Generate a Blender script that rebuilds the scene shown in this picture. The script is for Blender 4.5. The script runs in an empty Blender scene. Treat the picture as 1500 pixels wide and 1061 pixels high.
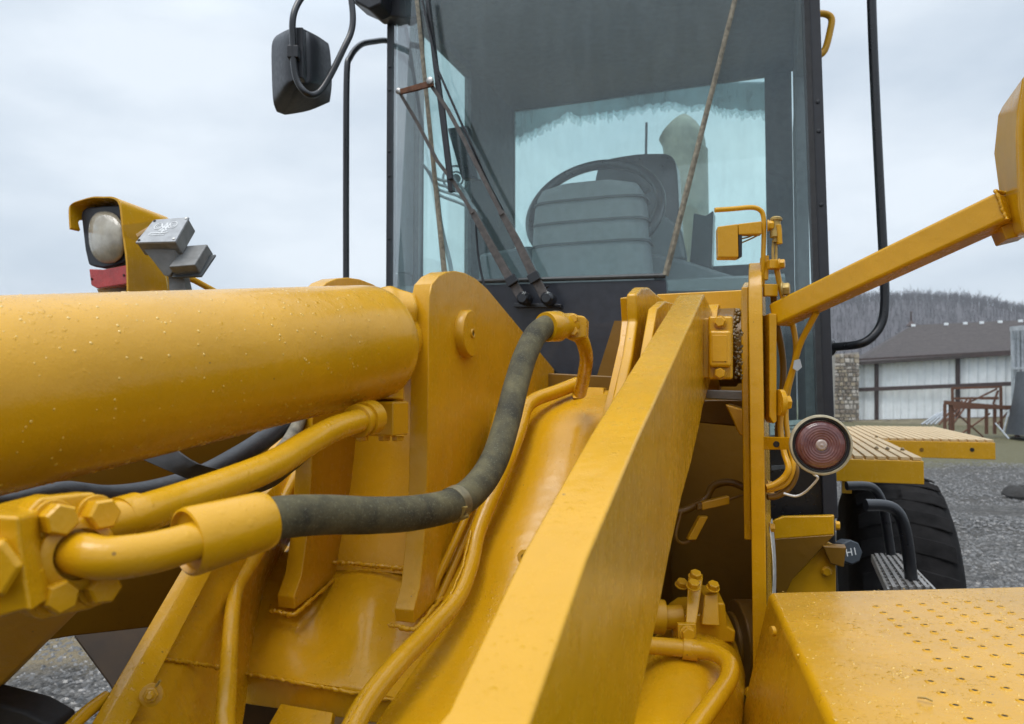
import bpy, bmesh, math, random
from mathutils import Vector as V, Matrix
import mathutils.noise as mn
random.seed(7)
R = math.radians
# ------------------------------------------------------------------ camera, sky, sun, exposure
H = 2.0                                   # eye height of the photographer
PHI = R(2.35)                             # camera tilted slightly up
TH = R(20)                                # heading of the machine relative to the view
F = 1083.0                                # focal length in photo pixels (26 mm equivalent)
scn = bpy.context.scene
cam_d = bpy.data.cameras.new('camera'); cam = bpy.data.objects.new('camera', cam_d)
scn.collection.objects.link(cam); scn.camera = cam
cam_d.sensor_width = 36; cam_d.lens = 36 * F / 1500; cam_d.clip_start = 0.02; cam_d.clip_end = 5000
cam.location = (0, 0, H); cam.rotation_euler = (R(90) + PHI, 0, 0)
cam_d.dof.use_dof = True; cam_d.dof.focus_distance = 1.35; cam_d.dof.aperture_fstop = 8.0
SUN_EL, SUN_AZ = R(66), R(215)            # azimuth: compass direction the light comes from, clockwise from +Y
w = bpy.data.worlds.new('World'); scn.world = w; w.use_nodes = True
nt = w.node_tree; nt.nodes.clear()
def wn(t, **k):
    n = nt.nodes.new(t)
    for a, b in k.items(): setattr(n, a, b)
    return n
sky = wn('ShaderNodeTexSky', sky_type='NISHITA', sun_disc=False, sun_elevation=SUN_EL, sun_rotation=SUN_AZ, air_density=1.2, dust_density=3.0)
scl = wn('ShaderNodeMix', data_type='RGBA', blend_type='MULTIPLY'); scl.inputs[0].default_value = 1
scl.inputs[7].default_value = (0.10, 0.10, 0.10, 1)
tc = wn('ShaderNodeTexCoord')
mp = wn('ShaderNodeMapping'); mp.inputs['Scale'].default_value = (1.3, 1.3, 3.4); mp.inputs['Location'].default_value = (0.3, 0.55, 0.15)
nz = wn('ShaderNodeTexNoise'); nz.inputs['Scale'].default_value = 1.9; nz.inputs['Detail'].default_value = 7; nz.inputs['Roughness'].default_value = 0.5
cr = wn('ShaderNodeValToRGB')
cr.color_ramp.elements[0].position = 0.33; cr.color_ramp.elements[0].color = (0.52, 0.61, 0.71, 1)
cr.color_ramp.elements[1].position = 0.66; cr.color_ramp.elements[1].color = (0.82, 0.89, 0.96, 1)
mixs = wn('ShaderNodeMix', data_type='RGBA'); mixs.inputs[0].default_value = 0.88
# overcast sky is brighter overhead than at the horizon
sep = wn('ShaderNodeSeparateXYZ')
rmp = wn('ShaderNodeMapRange'); rmp.inputs[1].default_value = 0.42; rmp.inputs[2].default_value = 1.0; rmp.inputs[3].default_value = 1.0; rmp.inputs[4].default_value = 2.6
mul = wn('ShaderNodeVectorMath', operation='SCALE')
bg = wn('ShaderNodeBackground'); bg.inputs['Strength'].default_value = 1.0
wo = wn('ShaderNodeOutputWorld')
L = nt.links.new
L(tc.outputs['Generated'], mp.inputs[0]); L(mp.outputs[0], nz.inputs['Vector']); L(nz.outputs[0], cr.inputs[0])
L(sky.outputs[0], scl.inputs[6]); L(scl.outputs[2], mixs.inputs[6]); L(cr.outputs[0], mixs.inputs[7])
L(tc.outputs['Generated'], sep.inputs[0]); L(sep.outputs[2], rmp.inputs[0])
L(mixs.outputs[2], mul.inputs[0]); L(rmp.outputs[0], mul.inputs['Scale']); L(mul.outputs[0], bg.inputs[0]); L(bg.outputs[0], wo.inputs[0])
sd = bpy.data.lights.new('sun', 'SUN'); sd.energy = 1.5; sd.angle = R(30); sd.color = (1, 0.96, 0.9)
sun = bpy.data.objects.new('sun', sd); scn.collection.objects.link(sun)
sdir = V((math.sin(SUN_AZ) * math.cos(SUN_EL), math.cos(SUN_AZ) * math.cos(SUN_EL), math.sin(SUN_EL)))
sun.rotation_euler = sdir.to_track_quat('Z', 'Y').to_euler(); sun.location = sdir * 30
vs = scn.view_settings; vs.view_transform = 'Standard'; vs.look = 'None'; vs.exposure = 0.22; vs.gamma = 1; vs.use_curve_mapping = False
scn.cycles.max_bounces = 10; scn.cycles.transparent_max_bounces = 16; scn.cycles.volume_bounces = 0
# ------------------------------------------------------------------ coordinates
CX = V((0, 0, H)); FW = V((0, math.cos(PHI), math.sin(PHI))); UP = V((0, -math.sin(PHI), math.cos(PHI))); RT = V((1, 0, 0))
RV = V((math.cos(TH), -math.sin(TH), 0)); LV = V((math.sin(TH), math.cos(TH), 0)); ZV = V((0, 0, 1))   # machine: right, rearwards, up
def ray(x, y): return FW + RT * ((x - 750) / F) + UP * ((530.5 - y) / F)
def P(x, y, d): return CX + ray(x, y) * d
def PZ(x, y, z): q = ray(x, y); return CX + q * ((z - H) / q.z)
def PL(x, y, l): q = ray(x, y); return CX + q * (l / q.dot(LV))
def PR(x, y, r): q = ray(x, y); return CX + q * (r / q.dot(RV))
def M(r, l, z): return RV * r + LV * l + ZV * z
def rp(px, d): return px * d / F
# ------------------------------------------------------------------ materials
def mat(name): 
    m = bpy.data.materials.new(name); m.use_nodes = True
    n = m.node_tree; b = n.nodes['Principled BSDF']
    return m, n, b
def setc(b, c, rough=0.5, metal=0, coat=0, spec=0.5):
    b.inputs['Base Color'].default_value = (*c, 1); b.inputs['Roughness'].default_value = rough
    b.inputs['Metallic'].default_value = metal; b.inputs['Coat Weight'].default_value = coat; b.inputs['Specular IOR Level'].default_value = spec
def node(n, t, **k):
    x = n.nodes.new(t)
    for a, v in k.items():
        if a in x.inputs: x.inputs[a].default_value = v
        else: setattr(x, a, v)
    return x
def mathn(n, op, a, b=None, c=None, clamp=False):
    x = n.nodes.new('ShaderNodeMath'); x.operation = op; x.use_clamp = clamp
    for i, v in enumerate((a, b, c)):
        if v is None: continue
        if isinstance(v, (int, float)): x.inputs[i].default_value = v
        else: n.links.new(v, x.inputs[i])
    return x.outputs[0]
def noise(n, vec, scale, detail=3, rough=0.5):
    x = node(n, 'ShaderNodeTexNoise', Scale=scale, Detail=detail, Roughness=rough)
    n.links.new(vec, x.inputs['Vector']); return x.outputs[0]
def ramp(n, f, p0, c0, p1, c1):
    x = n.nodes.new('ShaderNodeValToRGB'); e = x.color_ramp.elements
    e[0].position, e[0].color = p0, (*c0, 1); e[1].position, e[1].color = p1, (*c1, 1)
    n.links.new(f, x.inputs[0]); return x.outputs[0]
def wcoord(n):                                # world position, metres
    g = n.nodes.new('ShaderNodeNewGeometry'); return g.outputs['Position'], g
def simple(name, c, rough=0.5, metal=0, coat=0, var=0.15, scale=30, bump=0.0, bscale=200, spec=0.5):
    m, n, b = mat(name); setc(b, c, rough, metal, coat, spec)
    pos, g = wcoord(n)
    f = noise(n, pos, scale, 5, 0.6)
    col = ramp(n, f, 0.3, [k * (1 - var) for k in c], 0.7, [min(1, k * (1 + var)) for k in c])
    n.links.new(col, b.inputs['Base Color'])
    rr = mathn(n, 'MULTIPLY_ADD', noise(n, pos, scale * 2.3, 4), 0.3, rough - 0.15, True); n.links.new(rr, b.inputs['Roughness'])
    if bump:
        bp = node(n, 'ShaderNodeBump', Strength=1.0, Distance=bump)
        n.links.new(noise(n, pos, bscale, 4), bp.inputs['Height']); n.links.new(bp.outputs[0], b.inputs['Normal'])
    return m
def paint(name, c=(0.555, 0.286, 0.005), wet=1.0, grime=0.35, rough=0.21, peel=1.0):
    """Machine paint: orange peel, brush ripples, rain beads on faces that look up, thin grime."""
    m, n, b = mat(name); setc(b, c, rough, 0, 0.15, 0.36)
    b.inputs['Coat Roughness'].default_value = 0.12
    pos, g = wcoord(n)
    sepn = node(n, 'ShaderNodeSeparateXYZ'); n.links.new(g.outputs['True Normal'], sepn.inputs[0])
    upm = node(n, 'ShaderNodeMapRange'); n.links.new(sepn.outputs[2], upm.inputs[0])
    upm.inputs[1].default_value = -0.1; upm.inputs[2].default_value = 0.75
    big = noise(n, pos, 7, 4, 0.55)
    col = ramp(n, big, 0.3, [k * 0.90 for k in c], 0.72, [k * 1.07 for k in c])
    fine = noise(n, pos, 60, 6, 0.7)
    gm = node(n, 'ShaderNodeMapRange'); n.links.new(fine, gm.inputs[0]); gm.inputs[1].default_value = 0.56; gm.inputs[2].default_value = 0.78
    gm.inputs[4].default_value = grime
    gp = node(n, 'ShaderNodeMapRange'); n.links.new(noise(n, pos, 3.3, 5, 0.6), gp.inputs[0]); gp.inputs[1].default_value = 0.47; gp.inputs[2].default_value = 0.68; gp.inputs[3].default_value = 0.08
    mx = node(n, 'ShaderNodeMix', data_type='RGBA'); n.links.new(mathn(n, 'MULTIPLY', gm.outputs[0], gp.outputs[0]), mx.inputs[0]); n.links.new(col, mx.inputs[6])
    mx.inputs[7].default_value = (c[0] * 0.55, c[1] * 0.5, c[2] * 0.9, 1)
    # small dark specks of dirt
    vd = node(n, 'ShaderNodeTexVoronoi', Scale=45.0); n.links.new(pos, vd.inputs['Vector'])
    sp = mathn(n, 'LESS_THAN', vd.outputs['Distance'], 0.07)
    sc = node(n, 'ShaderNodeSeparateXYZ'); n.links.new(vd.outputs['Color'], sc.inputs[0])
    sp = mathn(n, 'MULTIPLY', sp, mathn(n, 'LESS_THAN', sc.outputs[0], 0.12))
    mx2 = node(n, 'ShaderNodeMix', data_type='RGBA'); n.links.new(mathn(n, 'MULTIPLY', sp, 0.65), mx2.inputs[0]); n.links.new(mx.outputs[2], mx2.inputs[6])
    mx2.inputs[7].default_value = (0.07, 0.04, 0.02, 1)
    n.links.new(mx2.outputs[2], b.inputs['Base Color'])
    # beads of rain
    wp = node(n, 'ShaderNodeTexNoise', Scale=160.0); n.links.new(pos, wp.inputs['Vector'])
    wv = node(n, 'ShaderNodeVectorMath', operation='MULTIPLY_ADD'); n.links.new(wp.outputs['Color'], wv.inputs[0])
    wv.inputs[1].default_value = (0.006, 0.006, 0.006); n.links.new(pos, wv.inputs[2])
    hs = []
    for s, thr, rad in ((95.0, 0.34, 0.34), (190.0, 0.45, 0.36)):
        vo = node(n, 'ShaderNodeTexVoronoi', Scale=s); n.links.new(wv.outputs[0], vo.inputs['Vector'])
        sx = node(n, 'ShaderNodeSeparateXYZ'); n.links.new(vo.outputs['Color'], sx.inputs[0])
        on = mathn(n, 'LESS_THAN', sx.outputs[1], thr)
        rr = mathn(n, 'MULTIPLY_ADD', sx.outputs[2], rad * 0.6, rad * 0.5)
        cap = mathn(n, 'SUBTRACT', 1.0, mathn(n, 'POWER', mathn(n, 'DIVIDE', vo.outputs['Distance'], rr), 2.0), None, True)
        h = mathn(n, 'MULTIPLY', mathn(n, 'POWER', cap, 0.6), on)
        hs.append(mathn(n, 'MULTIPLY', h, 1.0 if s < 100 else 0.5))
    drops = mathn(n, 'MULTIPLY', mathn(n, 'MAXIMUM', hs[0], hs[1]), upm.outputs[0])
    # patches where the water beads and where it has run off
    patch_ = node(n, 'ShaderNodeMapRange'); n.links.new(noise(n, pos, 9, 3), patch_.inputs[0]); patch_.inputs[1].default_value = 0.38; patch_.inputs[2].default_value = 0.6
    drops = mathn(n, 'MULTIPLY', drops, mathn(n, 'MULTIPLY', patch_.outputs[0], wet))
    pl = mathn(n, 'MULTIPLY', noise(n, pos, 320, 3, 0.6), 0.22 * peel)
    pw = mathn(n, 'MULTIPLY', noise(n, pos, 28, 2, 0.5), 1.1 * peel)
    ht = mathn(n, 'ADD', mathn(n, 'ADD', mathn(n, 'MULTIPLY', drops, 0.62), pl), pw)
    bp = node(n, 'ShaderNodeBump', Strength=1.0, Distance=0.0011); n.links.new(ht, bp.inputs['Height'])
    n.links.new(bp.outputs[0], b.inputs['Normal']); n.links.new(bp.outputs[0], b.inputs['Coat Normal'])
    sm_ = node(n, 'ShaderNodeMapping'); sm_.inputs['Scale'].default_value = (1, 1, 0.07); n.links.new(pos, sm_.inputs[0])
    strk = noise(n, sm_.outputs[0], 48, 4, 0.65)
    r2 = mathn(n, 'ADD', mathn(n, 'MULTIPLY_ADD', fine, 0.25, rough - 0.17, True), mathn(n, 'MULTIPLY', strk, 0.18))
    r3 = mathn(n, 'SUBTRACT', r2, mathn(n, 'MULTIPLY', drops, 0.15), None, True)
    n.links.new(r3, b.inputs['Roughness'])
    return m
def glass(name, tint, dirt=0.08, bump=0.0, streak=True, dcol=(0.36, 0.42, 0.46)):  # default bluish dirt colour also paints in some sky reflection
    m, n, b = mat(name)
    n.nodes.remove(b); out = n.nodes['Material Output']
    pos, g = wcoord(n)
    tr = n.nodes.new('ShaderNodeBsdfTransparent'); tr.inputs[0].default_value = (*tint, 1)
    gl = node(n, 'ShaderNodeBsdfGlossy', Roughness=0.03); gl.inputs[0].default_value = (1, 1, 1, 1)
    fr = node(n, 'ShaderNodeFresnel', IOR=1.5); n.links.new(mathn(n, 'MULTIPLY_ADD', g.outputs['Backfacing'], 1 / 1.5 - 1.5, 1.5), fr.inputs[0])
    m1 = n.nodes.new('ShaderNodeMixShader'); n.links.new(fr.outputs[0], m1.inputs[0]); n.links.new(tr.outputs[0], m1.inputs[1]); n.links.new(gl.outputs[0], m1.inputs[2])
    df = n.nodes.new('ShaderNodeBsdfDiffuse'); df.inputs[0].default_value = (*dcol, 1)
    mpn = node(n, 'ShaderNodeMapping'); mpn.inputs['Scale'].default_value = (1, 1, 0.12); n.links.new(pos, mpn.inputs[0])
    st = noise(n, mpn.outputs[0], 34, 5, 0.65); bl = noise(n, pos, 5, 4, 0.6); sp = noise(n, pos, 220, 2, 0.5)
    k = mathn(n, 'ADD', mathn(n, 'MULTIPLY', mathn(n, 'SUBTRACT', st, 0.42, None, True), 1.6), mathn(n, 'MULTIPLY', mathn(n, 'SUBTRACT', bl, 0.4, None, True), 2.0))
    k = mathn(n, 'ADD', k, mathn(n, 'MULTIPLY', mathn(n, 'GREATER_THAN', sp, 0.76), 1.5))
    k = mathn(n, 'MULTIPLY_ADD', k, dirt * 1.2, dirt * 0.6, True)
    m2 = n.nodes.new('ShaderNodeMixShader'); n.links.new(k, m2.inputs[0]); n.links.new(m1.outputs[0], m2.inputs[1]); n.links.new(df.outputs[0], m2.inputs[2])
    n.links.new(m2.outputs[0], out.inputs[0])
    return m
YEL = paint('yellow_paint')
YELS = paint('yellow_paint_side', wet=0.8, rough=0.30)
YELD = paint('yellow_paint_shaded_grimy', c=(0.17, 0.082, 0.003), wet=0.1, grime=0.55, rough=0.42)  # darker yellow: shade of recesses and far parts put into the colour, with grime
BLK = simple('black_paint', (0.009, 0.0095, 0.012), 0.32, coat=0.2, var=0.12, bump=0.0001)
BLU = simple('dark_cab_paint', (0.030, 0.034, 0.045), 0.38, coat=0.2, var=0.2, bump=0.0003, bscale=60)
RUB = simple('black_rubber', (0.02, 0.02, 0.022), 0.6, var=0.3, bump=0.0006, bscale=90)
PLA = simple('black_plastic', (0.016, 0.017, 0.022), 0.42, var=0.2, bump=0.0002)
GRY = simple('grey_plastic', (0.17, 0.17, 0.165), 0.5, var=0.22, scale=40, bump=0.0003)
GRL = simple('pale_grey_plastic', (0.30, 0.31, 0.32), 0.45, var=0.2, scale=50, bump=0.0002)
DGR = simple('dark_grey_trim', (0.055, 0.06, 0.062), 0.6, var=0.2)
LIN = simple('cab_lining', (0.12, 0.13, 0.135), 0.8, var=0.2)
STE = simple('bare_steel', (0.42, 0.41, 0.39), 0.38, metal=0.9, var=0.3)
WSE = simple('weathered_seal', (0.20, 0.18, 0.135), 0.7, var=0.5, scale=80, bump=0.0008, bscale=150)
RUST = simple('rusty_steel', (0.12, 0.05, 0.025), 0.8, var=0.5, scale=60, bump=0.0004)
WIP = simple('worn_wiper_metal', (0.075, 0.065, 0.06), 0.5, var=0.4, scale=60)
REDP = simple('red_reflector', (0.36, 0.02, 0.015), 0.28, coat=0.5, var=0.25)
WHT = simple('white_print', (0.60, 0.61, 0.61), 0.5, var=0.15, scale=120)
BRS = simple('dirty_brass', (0.36, 0.25, 0.07), 0.5, metal=0.2, var=0.4, scale=90)
GRSE = simple('caked_grease', (0.14, 0.085, 0.02), 0.35, var=0.7, scale=120, coat=0.4, bump=0.004, bscale=110)
HOLE = simple('hole_dark', (0.01, 0.008, 0.006), 0.8)
GLF = glass('windshield_glass', (0.90, 0.985, 0.98), 0.05)
GLR = glass('rear_glass', (0.93, 1.0, 0.985), 0.05, dcol=(0.5, 0.62, 0.62))
def hose_mat():
    m, n, b = mat('weathered_hose'); setc(b, (0.05, 0.05, 0.04), 0.75, spec=0.22)
    pos, g = wcoord(n)
    a = noise(n, pos, 18, 5, 0.65)
    c1 = ramp(n, a, 0.34, (0.040, 0.036, 0.024), 0.72, (0.145, 0.125, 0.062))
    f = noise(n, pos, 420, 2, 0.5)
    mx = node(n, 'ShaderNodeMix', data_type='RGBA'); n.links.new(mathn(n, 'MULTIPLY', mathn(n, 'GREATER_THAN', f, 0.62), 0.4), mx.inputs[0])
    n.links.new(c1, mx.inputs[6]); mx.inputs[7].default_value = (0.17, 0.17, 0.11, 1)
    n.links.new(mx.outputs[2], b.inputs['Base Color'])
    bp = node(n, 'ShaderNodeBump', Strength=0.8, Distance=0.0008); n.links.new(noise(n, pos, 260, 4, 0.7), bp.inputs['Height']); n.links.new(bp.outputs[0], b.inputs['Normal'])
    return m
HOSE = hose_mat()
HOSB = simple('black_hose', (0.028, 0.03, 0.035), 0.5, var=0.35, scale=50, bump=0.0005, bscale=220)
# ------------------------------------------------------------------ mesh builder
class MB:
    def __init__(s): s.v = []; s.f = []
    def add(s, vs, fs):
        o = len(s.v); s.v += [V(p) for p in vs]; s.f += [[i + o for i in f] for f in fs]; return s
    def prism(s, pts, vec):
        n = len(pts); vec = V(vec)
        vs = [V(p) for p in pts] + [V(p) + vec for p in pts]
        fs = [list(range(n))[::-1], list(range(n, 2 * n))] + [[i, (i + 1) % n, n + (i + 1) % n, n + i] for i in range(n)]
        return s.add(vs, fs)
    def box(s, c, a, b, h):                    # centre and three half vectors
        c, a, b, h = V(c), V(a), V(b), V(h)
        vs = [c + a * i + b * j + h * k for k in (-1, 1) for j in (-1, 1) for i in (-1, 1)]
        return s.add(vs, [[0, 2, 3, 1], [4, 5, 7, 6], [0, 1, 5, 4], [2, 6, 7, 3], [0, 4, 6, 2], [1, 3, 7, 5]])
    def bar(s, p0, p1, wv, hv):                # rectangular bar
        p0, p1 = V(p0), V(p1); return s.box((p0 + p1) / 2, (p1 - p0) / 2, V(wv), V(hv))
    def tube(s, pts, r, n=14, smooth=0, wob=0.0):
        pts = [V(p) for p in pts]; rs = list(r) if isinstance(r, (list, tuple)) else [r] * len(pts)
        if smooth:
            P2, R2 = [], []
            for i in range(len(pts) - 1):
                a, b, c, d = pts[max(i - 1, 0)], pts[i], pts[i + 1], pts[min(i + 2, len(pts) - 1)]
                for k in range(smooth):
                    t = k / smooth
                    P2.append(0.5 * ((2 * b) + (c - a) * t + (2 * a - 5 * b + 4 * c - d) * t * t + (3 * b - a - 3 * c + d) * t ** 3))
                    R2.append(rs[i] * (1 - t) + rs[i + 1] * t)
            P2.append(pts[-1]); R2.append(rs[-1]); pts, rs = P2, R2
        vs, fs = [], []; up = None
        for i, p in enumerate(pts):
            t = (pts[min(i + 1, len(pts) - 1)] - pts[max(i - 1, 0)]).normalized()
            if up is None: up = t.orthogonal().normalized()
            up = (up - t * up.dot(t)).normalized(); bn = t.cross(up)
            for k in range(n):
                a = 2 * math.pi * k / n
                rr = rs[i] * (1 + (random.uniform(-wob, wob) if wob else 0))
                vs.append(p + (up * math.cos(a) + bn * math.sin(a)) * rr)
        for i in range(len(pts) - 1):
            for k in range(n):
                k2 = (k + 1) % n; fs.append([i * n + k, i * n + k2, (i + 1) * n + k2, (i + 1) * n + k])
        fs.append(list(range(n))[::-1]); fs.append([(len(pts) - 1) * n + k for k in range(n)])
        return s.add(vs, fs)
    def weld(s, pts, r, n=40):
        pts = [V(p) for p in pts]; out, rs = [], []
        segs = len(pts) - 1; per = max(2, n // segs)
        for i in range(segs):
            for k in range(per):
                p = pts[i].lerp(pts[i + 1], k / per)
                out.append(p + V([random.uniform(-1, 1) * r * 0.22 for _ in range(3)])); rs.append(r * random.uniform(0.35, 0.75))
        out.append(pts[-1]); rs.append(r); return s.tube(out, rs, 8)
    def lathe(s, p, ax, prof, n=28):           # prof: (distance along axis, radius)
        p, ax = V(p), V(ax).normalized(); u = ax.orthogonal().normalized(); b = ax.cross(u)
        vs, fs = [], []
        for d, r in prof:
            for k in range(n):
                a = 2 * math.pi * k / n; vs.append(p + ax * d + (u * math.cos(a) + b * math.sin(a)) * max(r, 1e-5))
        for i in range(len(prof) - 1):
            for k in range(n):
                k2 = (k + 1) % n; fs.append([i * n + k, i * n + k2, (i + 1) * n + k2, (i + 1) * n + k])
        fs.append(list(range(n))[::-1]); fs.append([(len(prof) - 1) * n + k for k in range(n)])
        return s.add(vs, fs)
    def cyl(s, p0, p1, r, r2=None, n=28):
        p0, p1 = V(p0), V(p1); return s.lathe(p0, p1 - p0, [(0, r), ((p1 - p0).length, r if r2 is None else r2)], n)
    def hexbolt(s, p, ax, r, h, ang=0.2, washer=True):
        p, ax = V(p), V(ax).normalized(); u = ax.orthogonal().normalized(); b = ax.cross(u); z = 0
        if washer: s.lathe(p, ax, [(0, r * 1.32), (h * 0.22, r * 1.32), (h * 0.26, r * 1.26)], 24); z = h * 0.24
        ring = [u * math.cos(ang + k * math.pi / 3) * r * 1.12 + b * math.sin(ang + k * math.pi / 3) * r * 1.12 for k in range(6)]
        vs = [p + ax * z + q for q in ring] + [p + ax * (z + h * 0.85) + q for q in ring] + [p + ax * (z + h) + q * 0.86 for q in ring]
        fs = [[0, 1, 2, 3, 4, 5][::-1]] + [[i, (i + 1) % 6, 6 + (i + 1) % 6, 6 + i] for i in range(6)] + [[6 + i, 6 + (i + 1) % 6, 12 + (i + 1) % 6, 12 + i] for i in range(6)] + [list(range(12, 18))]
        return s.add(vs, fs)
    def torus(s, p, ax, r1, r2, n=40, m=12, a0=0, a1=2 * math.pi):
        p, ax = V(p), V(ax).normalized(); u = ax.orthogonal().normalized(); b = ax.cross(u)
        full = abs(a1 - a0 - 2 * math.pi) < 1e-6; c = n if full else n + 1
        vs, fs = [], []
        for i in range(c):
            a = a0 + (a1 - a0) * i / n; d = u * math.cos(a) + b * math.sin(a)
            for k in range(m):
                t = 2 * math.pi * k / m; vs.append(p + d * (r1 + r2 * math.cos(t)) + ax * r2 * math.sin(t))
        for i in range(n):
            j = (i + 1) % c
            for k in range(m): fs.append([i * m + k, j * m + k, j * m + (k + 1) % m, i * m + (k + 1) % m])
        return s.add(vs, fs)
    def patch(s, rows, sub=6, thick=None):     # rows of points, smoothly interpolated both ways
        def cr(ps, t):
            n = len(ps) - 1; x = min(max(t, 0), 0.999999) * n; i = int(x); t = x - i
            a, b, c, d = ps[max(i - 1, 0)], ps[i], ps[i + 1], ps[min(i + 2, n)]
            return 0.5 * ((2 * b) + (c - a) * t + (2 * a - 5 * b + 4 * c - d) * t * t + (3 * b - a - 3 * c + d) * t ** 3)
        nu = (len(rows) - 1) * sub; nv = (len(rows[0]) - 1) * sub
        tmp = [[cr([V(p) for p in row], j / nv) for j in range(nv + 1)] for row in rows]
        g = [[cr([tmp[k][j] for k in range(len(rows))], i / nu) for j in range(nv + 1)] for i in range(nu + 1)]
        W_ = nv + 1; vs = [p for row in g for p in row]
        fs = [[i * W_ + j, i * W_ + j + 1, (i + 1) * W_ + j + 1, (i + 1) * W_ + j] for i in range(nu) for j in range(nv)]
        if thick is not None:
            N = len(vs); t = V(thick); vs = vs + [p + t for p in vs]; fs = fs + [[q + N for q in f][::-1] for f in fs]
            bd = [j for j in range(W_)] + [i * W_ + nv for i in range(1, nu + 1)] + [nu * W_ + j for j in range(nv - 1, -1, -1)] + [i * W_ for i in range(nu - 1, 0, -1)]
            for a in range(len(bd)):
                b = bd[(a + 1) % len(bd)]; fs.append([bd[a], bd[a] + N, b + N, b])
        return s.add(vs, fs)
def wpos(o):
    p = V((0, 0, 0))
    while o: p += o.location; o = o.parent
    return p
def obj(name, mb, m, parent=None, bev=0.0, ang=32, seg=2, label=None, cat=None, kind=None, group=None):
    me = bpy.data.meshes.new(name); vs = mb.v
    lo = V([min(v[i] for v in vs) for i in range(3)]); hi = V([max(v[i] for v in vs) for i in range(3)])
    c = (lo + hi) / 2
    if parent is None and kind is None: c.z = lo.z
    if kind == 'structure': c = V((0, 0, 0))
    me.from_pydata([v - c for v in vs], [], mb.f); me.validate()
    bm = bmesh.new(); bm.from_mesh(me); bmesh.ops.recalc_face_normals(bm, faces=bm.faces); bm.to_mesh(me); bm.free()
    me.shade_smooth(); me.set_sharp_from_angle(angle=R(ang))
    me.materials.append(m)
    o = bpy.data.objects.new(name, me); scn.collection.objects.link(o)
    if parent: o.parent = parent; o.location = c - wpos(parent)
    else: o.location = c
    if bev:
        b = o.modifiers.new('bevel', 'BEVEL'); b.width = bev; b.segments = seg; b.limit_method = 'ANGLE'; b.angle_limit = R(38); b.harden_normals = True
    if label: o['label'] = label
    if cat: o['category'] = cat
    if kind: o['kind'] = kind
    if group: o['group'] = group
    return o
def empty(name, loc, label, cat, group=None):
    o = bpy.data.objects.new(name, None); scn.collection.objects.link(o); o.location = loc; o['label'] = label; o['category'] = cat
    if group: o['group'] = group
    return o
def again(o, loc=None, parent=None, rot=None, scale=None):
    c = o.copy(); scn.collection.objects.link(c)
    c.parent = parent if parent else o.parent
    if loc is not None: c.location = V(loc) - wpos(c.parent)
    if rot is not None: c.rotation_euler = rot
    if scale is not None: c.scale = (scale,) * 3
    return c
def plateR(pts, r, t):                         # pixel outline on the machine's side plane r, thickness t towards the machine's right (+) or left (-)
    return MB().prism([PR(x, y, r) for x, y in pts], RV * t)
def plateL(pts, l, t):                         # pixel outline on the machine's cross plane l, thickness t rearwards
    return MB().prism([PL(x, y, l) for x, y in pts], LV * t)
def plateD(pts, d, t, ax=None):
    return MB().prism([P(x, y, d) for x, y in pts], (ax or V((0, 1, 0))) * t)
def loft(mb, A, B):
    n = len(A); return mb.add(list(A) + list(B), [list(range(n))[::-1], list(range(n, 2 * n))] + [[i, (i + 1) % n, n + (i + 1) % n, n + i] for i in range(n)])
MB.loft = loft
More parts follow.
